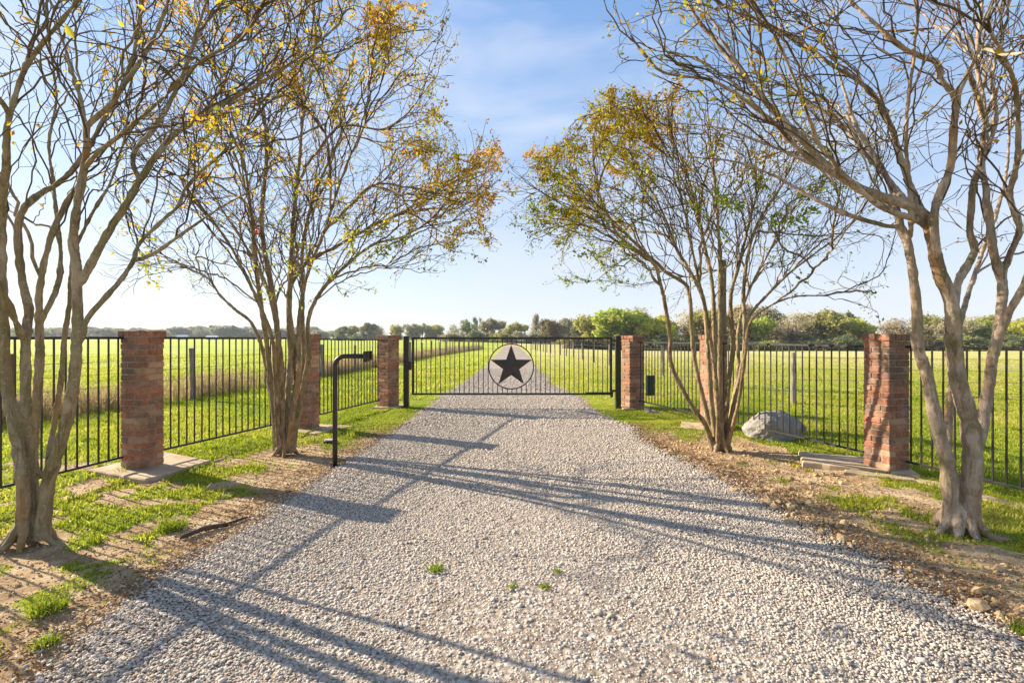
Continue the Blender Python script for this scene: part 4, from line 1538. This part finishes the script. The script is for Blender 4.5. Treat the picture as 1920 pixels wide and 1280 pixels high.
def cutA(q):
    u, v = px_of(q)
    u, v = u[0], v[0]
    if q[1] < 1.4:
        return False
    if u > 690:
        return False
    if u > 180 and v > 430 - (u - 180) * .35:
        return False
    if v > 470:
        return False
    return not (u > 430 and v > 300 - (u - 430) * .6)
cA = (-3.9, 4.1, 3.9)
A.fan(0, 3, .80, .36, 1, cutA, side=.22, min_z=2.2)
A.grow(shell_targets(g, 40, cA, 2.9, 2.4, 2.5, .5, .95, -.5, .12, cutA), 1, .10, 1.8, 2.4, .006, maxlen=3.0)
A.fan(1, 2, .55, .42, 2, cutA, side=.14)
A.fan(2, 2, .32, .42, 3, cutA, side=.12)
print('A', A.n, len(A.chains))
def leavesA(p):
    cl_ = sstep(.56, .7, fbm(p[:, 0] * 1.3 + p[:, 1], p[:, 2] * 1.3, 1.7, 501, 3))
    return .14 + 1.1 * cl_ * sstep(-3.6, -1.8, p[:, 0]), .45 + p[:, 0] * 0
A.build('crape_myrtle_tree', 'nearly bare mossy crape myrtle filling the left edge, nearest the camera', M['bark_a'], leavesA, 7, .13, 'crape myrtles along the drive', .4)

# --- right front tree (D)
Dt = Tree((3.88, 4.16, G(3.88, 4.16)), 41)
d = 4.16
for tr, r0, r1, par in (
    ([(1790, 1000, d), (1782, 920, d), (1775, 860, d), (1765, 830, d), (1751, 770, d), (1738, 700, d), (1722, 650, d), (1721, 600, d), (1716, 550, d), (1709, 487, d), (1702, 450, d), (1690, 425, d), (1684, 400, d), (1675, 350, d + .1), (1640, 290, d + .2), (1600, 220, d + .3), (1570, 120, d + .4)], .064, .010, None),
    ([(1690, 425, d), (1665, 424, d), (1640, 418, d + .05), (1580, 398, d + .1), (1520, 368, d + .2), (1475, 340, d + .3), (1440, 322, d + .3), (1380, 300, d + .4), (1300, 290, d + .4)], .020, .008, 1),
    ([(1704, 455, d), (1708, 420, d - .1), (1707, 370, d - .1), (1700, 300, d - .1), (1699, 220, d - .2), (1710, 130, d - .2), (1720, 30, d - .2)], .020, .010, 1),
    ([(1812, 1000, d), (1822, 900, d - .05), (1822, 820, d - .05), (1812, 770, d - .05), (1796, 715, d - .05), (1787, 650, d - .05), (1786, 590, d - .1), (1775, 545, d - .1), (1760, 510, d - .1), (1752, 475, d - .1), (1744, 430, d - .1), (1728, 402, d - .1), (1700, 383, d - .1), (1662, 372, d - .05), (1615, 356, d), (1577, 332, d), (1540, 303, d + .1), (1495, 255, d + .1), (1440, 200, d + .2), (1380, 130, d + .2), (1310, 50, d + .3), (1270, -20, d + .3)], .078, .010, None),
    ([(1744, 430, d - .1), (1720, 412, d - .15), (1680, 400, d - .2), (1640, 380, d - .3), (1590, 340, d - .4), (1520, 300, d - .5), (1440, 220, d - .6), (1340, 150, d - .7), (1240, 130, d - .8), (1180, 60, d - .9)], .026, .008, 1),
    ([(1757, 500, d - .1), (1753, 450, d - .2), (1752, 395, d - .2), (1765, 355, d - .2), (1780, 322, d - .2), (1786, 290, d - .2), (1788, 235, d - .2), (1792, 185, d - .2), (1765, 152, d - .2), (1756, 118, d - .2), (1700, 92, d - .2), (1650, 48, d - .2), (1600, 0, d - .1), (1560, -50, d)], .034, .011, 1),
    ([(1792, 185, d - .2), (1808, 150, d - .2), (1828, 108, d - .2), (1835, 60, d - .2), (1842, -10, d - .2)], .020, .011, 1),
    ([(1740, 425, d - .1), (1722, 385, d), (1706, 345, d + .05), (1690, 300, d + .1), (1672, 240, d + .1), (1645, 185, d + .1), (1610, 150, d + .1), (1565, 122, d + .1), (1500, 70, d + .2), (1440, 48, d + .3), (1370, 10, d + .3)], .028, .009, 1),
    ([(1640, 362, d), (1600, 345, d - .3), (1562, 305, d - .5), (1530, 262, d - .6), (1490, 160, d - .8), (1440, 60, d - 1.0)], .022, .008, 1),
    ([(1577, 332, d), (1510, 302, d + .3), (1430, 268, d + .5), (1350, 240, d + .7), (1270, 232, d + .9)], .018, .007, 1),
    ([(1495, 255, d + .1), (1440, 225, d + .3), (1380, 160, d + .5), (1290, 105, d + .6), (1190, 90, d + .8)], .018, .007, 1),
    ([(1705, 384, d - .1), (1660, 330, d + .3), (1620, 285, d + .5), (1560, 220, d + .7), (1500, 180, d + .8), (1430, 110, d + 1.0)], .022, .008, 1),
    ([(1860, 250, d + .2), (1835, 200, d + .3), (1845, 130, d + .5), (1800, 50, d + .7)], .018, .008, 1),
    ([(1786, 590, d - .1), (1796, 530, d), (1812, 500, d + .05), (1828, 468, d + .1), (1818, 440, d + .1), (1820, 400, d + .1), (1824, 350, d + .1), (1834, 318, d + .1), (1852, 280, d + .2), (1868, 220, d + .2), (1862, 150, d + .3), (1880, 60, d + .4)], .036, .010, 1),
    ([(1822, 880, d), (1838, 810, d), (1850, 740, d), (1862, 660, d), (1874, 600, d), (1880, 540, d), (1872, 500, d), (1862, 465, d), (1856, 400, d), (1850, 340, d), (1842, 300, d + .1), (1848, 200, d + .2), (1830, 100, d + .3)], .050, .012, 1),
    ([(1862, 660, d), (1890, 590, d - .1), (1922, 530, d - .2), (1950, 440, d - .3), (1990, 300, d - .4), (2020, 150, d - .5)], .034, .010, 1),
    ([(1878, 520, d), (1896, 470, d - .05), (1912, 430, d - .1), (1898, 385, d - .1), (1893, 360, d - .1), (1905, 320, d - .2), (1912, 250, d - .3), (1905, 150, d - .5), (1860, 60, d - .7)], .026, .010, 1),
    ([(1786, 700, d - .05), (1765, 800, d + .15), (1770, 700, d + .2)][:0] or [(1775, 860, d), (1778, 790, d + .2), (1786, 700, d + .35), (1800, 600, d + .5), (1840, 480, d + .8), (1880, 360, d + 1.1), (1900, 220, d + 1.4)], .034, .009, 1)):
    Dt.stem(tr, r0, r1, par, wig=.005)
g = Dt.g
def cutD(q):
    u, v = px_of(q)
    u, v = u[0], v[0]
    if q[1] < 1.5:
        return False
    if u < 1130:
        return False
    if u < 1700 and v > 340 - (1700 - u) * .35:
        return False
    return v < 470 and not (u < 1250 and v > 210)
cD = (3.7, 4.3, 3.9)
Dt.fan(0, 3, .80, .36, 1, cutD, side=.23, min_z=2.2)
Dt.grow(shell_targets(g, 40, cD, 2.9, 2.4, 2.5, .5, .95, -.5, .12, cutD), 1, .10, 1.8, 2.4, .006, maxlen=3.0)
Dt.fan(1, 2, .55, .42, 2, cutD, side=.14)
Dt.fan(2, 2, .32, .45, 3, cutD, side=.14)
print('Dt', Dt.n, len(Dt.chains))
def leavesD(p):
    cl_ = sstep(.60, .72, fbm(p[:, 0] * 1.3 + p[:, 1], p[:, 2] * 1.3, 1.7, 601, 3))
    return .12 + (.5 + 1.0 * cl_) * sstep(3.2, 1.2, p[:, 0]) + .5 * cl_ * sstep(3.8, 4.6, p[:, 0]), np.where(p[:, 0] > 3.6, .8, .42)
Dt.build('crape_myrtle_tree', 'nearly bare pale-barked crape myrtle with flared roots at the right edge, nearest the camera', M['bark_d'], leavesD, 8, .155, 'crape myrtles along the drive', .4)

# little red and white ornament hung in the left middle tree
x, y, z = P(483, 434, 6.5)
orn = thing('hanging_ornament', 'small red and white ornament hanging among the branches of the golden left tree', 'ornament', (x, y, z))
V, T = ico(2)
link('red_ball', mesh_np('red_ball', V * [.032, .028, .045], None, T, [M['red']], smooth=True), orn)
mb = MB(); mb.box((0.02, -.02, -.005), (.022, .03, .055), .3, 0, .008)
link('white_patch', mb.mesh('white_patch', [M['white']], True), orn)
mb = MB(); mb.box((.03, 0, -.06), (.03, .02, .035), .2, 0, .006)
link('green_tag', mb.mesh('green_tag', [M['green']], True), orn)
mb = MB(); mb.tube([(0, 0, .04), (.004, 0, .10), (0, 0, .16)], .0015, 4)
link('string', mb.mesh('string', [M['wire']]), orn)

# ---------------------------------------------------------------- far trees
def far_tree(kind, seed):
    """unit tree about 1 m high, 1 m wide: a crown of leaf clumps and a limbed trunk"""
    g = np.random.default_rng(seed)
    cl = []
    if kind == 'cedar':
        for _ in range(60):
            z = g.uniform(.05, 1) ; r = (1 - z) ** .8 * .42 * g.uniform(.3, 1)
            a = g.uniform(0, 6.28)
            cl.append((r * math.cos(a), r * math.sin(a), z, .07 + .05 * (1 - z)))
    elif kind == 'open':
        for _ in range(34):
            a = g.uniform(0, 6.28); r = g.uniform(.05, .42); z = g.uniform(.35, 1.0 - r * .3)
            cl.append((r * math.cos(a), r * math.sin(a), z, g.uniform(.05, .10)))
    elif kind == 'shrub':
        for _ in range(45):
            a = g.uniform(0, 6.28); r = g.uniform(0, .5) ** .8; z = g.uniform(.02, .8 - .5 * r * r)
            cl.append((r * math.cos(a), r * math.sin(a), z, g.uniform(.10, .18)))
    else:
        lobes = [(g.uniform(-.3, .3), g.uniform(-.3, .3), g.uniform(.30, .80), g.uniform(.18, .28)) for _ in range(8)] + [(0, 0, .45, .38)] + [(g.uniform(-.35, .35), g.uniform(-.3, .3), g.uniform(.14, .28), g.uniform(.16, .22)) for _ in range(3)]
        for lx, ly, lz, lr in lobes:
            for _ in range(13):
                p = g.normal(size=3); p /= np.linalg.norm(p)
                p[2] = p[2] * .8 + .1
                cl.append((lx + p[0] * lr * .8, ly + p[1] * lr * .8, max(.04, lz + p[2] * lr * .72), g.uniform(.055, .10)))
    V, tint = [], []
    nl = {'bare': 26, 'open': 70}.get(kind, 62)
    s0 = {'bare': .020, 'open': .028, 'cedar': .026, 'shrub': .05}.get(kind, .034)
    for cx, cy, cz, cr in cl:
        p = g.normal(size=(nl, 3)) * cr * .6 + [cx, cy, cz]
        p[:, 2] = np.maximum(p[:, 2], .02)
        q = g.normal(size=(nl, 3)); q /= np.linalg.norm(q, axis=1, keepdims=True)
        w_ = np.cross(q, g.normal(size=(nl, 3))); w_ /= np.linalg.norm(w_, axis=1, keepdims=True)
        s = s0 * g.uniform(.5, 1.3, (nl, 1))
        V.append(np.stack([p - q * s, p + w_ * s * .7, p + q * s, p - w_ * s * .7], 1))
        tint.append(np.full(nl * 4, np.clip(g.normal(.18, .16), 0, 1)))
    V = np.concatenate(V).reshape(-1, 3)
    b = np.arange(len(V) // 4) * 4
    crown = mesh_np('crown', V, np.stack([b, b + 1, b + 2, b + 3], -1), None, [M['far']], attrs={'tint': np.concatenate(tint)})
    mb = MB()
    mb.tube([(0, 0, -.06), (.01, 0, .2), (0, .01, .45)], [.035, .026, .014], 6)
    nlimb = 46 if kind == 'bare' else 12
    for k in range(nlimb):
        cx, cy, cz, cr = cl[g.integers(0, len(cl))]
        z0 = g.uniform(.12, .4)
        mb.tube([(0, 0, z0), (cx * .45, cy * .45, z0 + (cz - z0) * .6), (cx, cy, cz)], [.014, .008, .003], 4, caps=False)
        if kind == 'bare':
            for _ in range(3):
                e = g.normal(0, .07, 3)
                mb.tube([(cx * .7, cy * .7, z0 + (cz - z0) * .8), (cx + e[0], cy + e[1], min(cz + abs(e[2]) + .03, 1))], [.004, .0015], 3, caps=False)
    trunk = mb.mesh('trunk', [M['farbark']])
    return trunk, crown

PR = {k: [far_tree(k, 100 + 10 * i + j) for j in range(3)] for i, k in enumerate(('round', 'cedar', 'open', 'bare', 'shrub'))}
proto = {}
def plant_far(u, vbase_, d, hpx, wpx, kind, col, label, group, cat='tree', name=None, zb=None):
    X = (u - 960) / F * d
    z = G(X, d) if zb is None else zb
    h, wd = hpx / F * d, wpx / F * d
    j = random.randrange(3)
    key = (kind, j)
    nm = name or ('far_shrub' if kind == 'shrub' else {'round': 'broadleaf_tree', 'cedar': 'cedar_tree', 'open': 'pine_tree', 'bare': 'thin_leaved_tree'}[kind])
    if key not in proto:
        tr, cr = PR[kind][j]
        root = thing(nm, label, cat, (X, d, z), 0, group)
        link('trunk', tr, root)
        link('crown', cr, root)
        proto[key] = root
    else:
        root = copy_tree(proto[key])
        root.name = nm
        root['label'] = label
        root['category'] = cat
        root['group'] = group
    root.location = (X, d, z)
    root.rotation_euler = (0, 0, random.uniform(0, 6.28))
    root.scale = (wd, wd, h)
    for ch in root.children:
        if ch.name.startswith('crown'):
            ch.color = (*col, 1)
    return root

OL, LG, DG, BR, YG, GY_, TN = (.42, .42, .12), (.44, .54, .08), (.20, .25, .11), (.50, .40, .22), (.62, .62, .10), (.38, .38, .25), (.60, .52, .31)
GR = 'trees closing the right pasture'
RIGHT = []
for u, d, hp, wp, k, c, lab in (
    (1150, 118, 74, 100, 'round', LG, 'broad bright green tree just right of the gate, rounded top'),
    (1112, 124, 60, 62, 'round', OL, 'olive tree with a tan flank left of the broad bright green tree'),
    (1205, 126, 76, 70, 'bare', BR, 'tall thin brown tree behind the hinge side pillar'),
    (1242, 112, 62, 70, 'round', YG, 'yellow-green tree left of the right middle crape myrtle stems'),
    (1188, 122, 66, 54, 'round', DG, 'dark green tree touching the broad bright green tree'),
    (1290, 122, 76, 80, 'bare', TN, 'tan thin-leaved tree behind the leftmost stem of the right middle tree'),
    (1335, 118, 74, 76, 'round', OL, 'olive tree behind the stems of the right middle tree'),
    (1376, 126, 78, 70, 'round', BR, 'russet tree behind the rightmost stems of the right middle tree'),
    (1415, 114, 60, 58, 'round', LG, 'light green tree just right of the right middle tree stems'),
    (1475, 116, 66, 92, 'bare', TN, 'wide tan thin-leaved tree above the leaning grey post'),
    (1447, 128, 74, 60, 'round', GY_, 'grey-green tree behind the wide tan tree'),
    (1540, 120, 72, 80, 'round', OL, 'olive tree with a dark flank left of the nearest right pillar'),
    (1582, 128, 66, 66, 'round', DG, 'dark green tree behind the olive tree near the right pillar'),
    (1512, 126, 60, 60, 'bare', BR, 'brown twiggy tree in the gap left of the olive tree'),
    (1618, 120, 54, 60, 'round', YG, 'low yellow-green tree just left of the nearest right pillar'),
    (1660, 128, 52, 70, 'bare', TN, 'tan tree over the top of the nearest right pillar'),
    (1705, 120, 58, 74, 'bare', BR, 'brown tree between the right pillar and the pale trunk'),
    (1745, 128, 62, 60, 'round', OL, 'olive tree behind the left stem of the pale trunk'),
    (1790, 118, 60, 76, 'bare', TN, 'tan thin tree behind the pale trunk'),
    (1838, 120, 52, 64, 'round', LG, 'bright green low tree between the stems of the pale trunk'),
    (1880, 124, 60, 74, 'round', OL, 'olive tree at the right edge of the frame'),
    (1925, 120, 56, 80, 'round', YG, 'yellow-green tree cut by the right edge of the frame'),
    (1985, 122, 60, 90, 'round', OL, 'olive tree just beyond the right edge'),
    ):
    plant_far(u, 655, d, hp + 4, wp * 1.1, k, c, lab, GR)
    RIGHT.append((u, lab))
# dark undergrowth at the feet of the right-hand trees
for i, u in enumerate(range(1085, 1990, 26)):
    u += random.uniform(-8, 8)
    plant_far(u, 655, 108 + random.uniform(-3, 6), random.uniform(20, 36), random.uniform(42, 62), 'shrub', random.choice([DG, DG, OL, (.13, .13, .07)]),
              'dark bushy undergrowth at the foot of the trees beyond the right pasture', 'dark undergrowth beyond the right pasture', 'shrub')
GC = 'trees beyond the far end of the drive'
for u, d, hp, wp, k, c, lab in (
    (876, 200, 44, 44, 'open', DG, 'dark ragged pine left of the ring, with a leaning top'),
    (893, 210, 48, 22, 'open', DG, 'thin dark pine rising just left of the round grey-green tree'),
    (926, 190, 46, 52, 'round', GY_, 'round grey-green tree above the left side of the star ring'),
    (956, 230, 34, 30, 'bare', TN, 'pale tan tree between the two grey-green crowns behind the star'),
    (972, 220, 38, 44, 'round', OL, 'olive round tree above the right side of the star ring'),
    (1005, 200, 54, 40, 'cedar', GY_, 'tall pointed tree behind the right half of the gate'),
    (1035, 190, 46, 50, 'round', (.20, .17, .05), 'rusty olive tree right of the pointed tree'),
    (1062, 210, 50, 44, 'round', GY_, 'grey-green tree with ragged top left of the broad bright green tree'),
    (1085, 200, 44, 36, 'round', DG, 'dark tree beside the broad bright green tree'),
    (848, 260, 32, 34, 'bare', GY_, 'greyish thin tree beyond the left half of the gate'),
    (818, 280, 30, 36, 'round', OL, 'olive tree beside the low reddish building'),
    (792, 280, 34, 30, 'open', DG, 'dark open tree above the gate latch post'),
    (770, 270, 32, 36, 'round', GY_, 'grey-green tree just right of the left gate pillar'),
    (742, 290, 30, 34, 'round', OL, 'olive tree right behind the left gate pillar'),
    (715, 280, 28, 32, 'bare', TN, 'tan thin tree behind the left gate pillar top'),
    (690, 280, 32, 36, 'round', (.16, .19, .04), 'yellow-olive tree left of the left gate pillar'),
    (664, 290, 28, 34, 'round', OL, 'low olive tree between the round dark tree and the gate pillar'),
    (639, 240, 27, 28, 'round', DG, 'small very dark round tree standing alone in the left field'),
    (668, 235, 14, 22, 'shrub', DG, 'low dark bush right of the lone dark round tree'),
    (603, 330, 18, 34, 'round', GY_, 'far low trees right of the second left pillar'),
    ):
    plant_far(u, 640, d, hp, wp * 1.05, k, c, lab, GC, 'tree' if k != 'shrub' else 'shrub')
random.seed(3)
for i in range(13):
    u = 850 + i * 21 + random.uniform(-6, 6)
    plant_far(u, 640, 175 + random.uniform(0, 20), random.uniform(16, 26), random.uniform(26, 40), 'shrub', random.choice([DG, OL, GY_]), 'dark low bush beyond the far end of the drive', 'dark bushes beyond the end of the drive', 'shrub')
for i in range(46):
    u = -60 + i * 15 + random.uniform(-5, 5)
    dd = random.uniform(380, 470)
    hp = random.uniform(16, 24)
    if 300 < u < 480:
        hp += 3
    plant_far(u, 634, dd, hp, random.uniform(34, 60), random.choice(['round', 'round', 'bare', 'round']), random.choice([(.20, .25, .17), (.28, .31, .24), (.30, .33, .15), (.34, .36, .16), (.24, .28, .20)]),
              'small hazy tree in the distant row along the left horizon', 'distant tree row along the left horizon')

# far buildings
def house(u, vtop, wpx, hpx, d, wall, roof, label, n=2, zoff=0):
    X = (u - 960) / F * d
    wd, h = wpx / F * d, hpx / F * d
    z = G(X, d) + zoff
    rt = thing('farm_building', label, 'building', (X, d, z), R(8))
    mb = MB(); mb.box((0, 0, h * .3), (wd, wd * .5, h * .6))
    link('wall', mb.mesh('wall', [M[wall]]), rt)
    a, b, c = wd * .54, wd * .29, h * .6
    V = [(-a, -b, c), (a, -b, c), (a, b, c), (-a, b, c), (-a, 0, h), (a, 0, h)]
    me = mesh_np('roof', V, [(0, 1, 5, 4), (2, 3, 4, 5), (3, 2, 1, 0)], [(0, 4, 3), (1, 2, 5)], [M[roof]])
    link('roof', me, rt)
    for k in range(n):
        mb = MB(); mb.box(((k - (n - 1) / 2) * wd / (n + .5), -wd * .25 - .02, h * .3), (wd * .1, .08, h * .22))
        link('window', mb.mesh('window', [M['glassy']]), rt)
house(342, 621, 16, 9, 330, 'wall', 'roof', 'low barn with a pale metal roof on the left horizon, behind the fence')
house(398, 624, 18, 7.5, 330, 'wall', 'roof', 'long white shed right of the pale-roofed barn on the left horizon', 3)
house(834, 622, 26, 11, 230, 'redwall', 'redwall', 'low reddish building among trees above the left half of the gate', 3)

# ---------------------------------------------------------------- the air: faint haze over the fields
mb = MB()
mb.box((0, 640, 6.5), (2400, 1500, 25))
hz = struct(link('haze', mb.mesh('haze', [])), 'stuff')
hm = bpy.data.materials.new('haze_air')
hm.use_nodes = True
ht = hm.node_tree
ht.nodes.clear()
ho = ht.nodes.new('ShaderNodeOutputMaterial')
hv = ht.nodes.new('ShaderNodeVolumePrincipled')
hv.inputs['Color'].default_value = (.86, .92, 1, 1)
hv.inputs['Density'].default_value = .00026
hv.inputs['Anisotropy'].default_value = .2
ht.links.new(hv.outputs['Volume'], ho.inputs['Volume'])
hz.data.materials.append(hm)
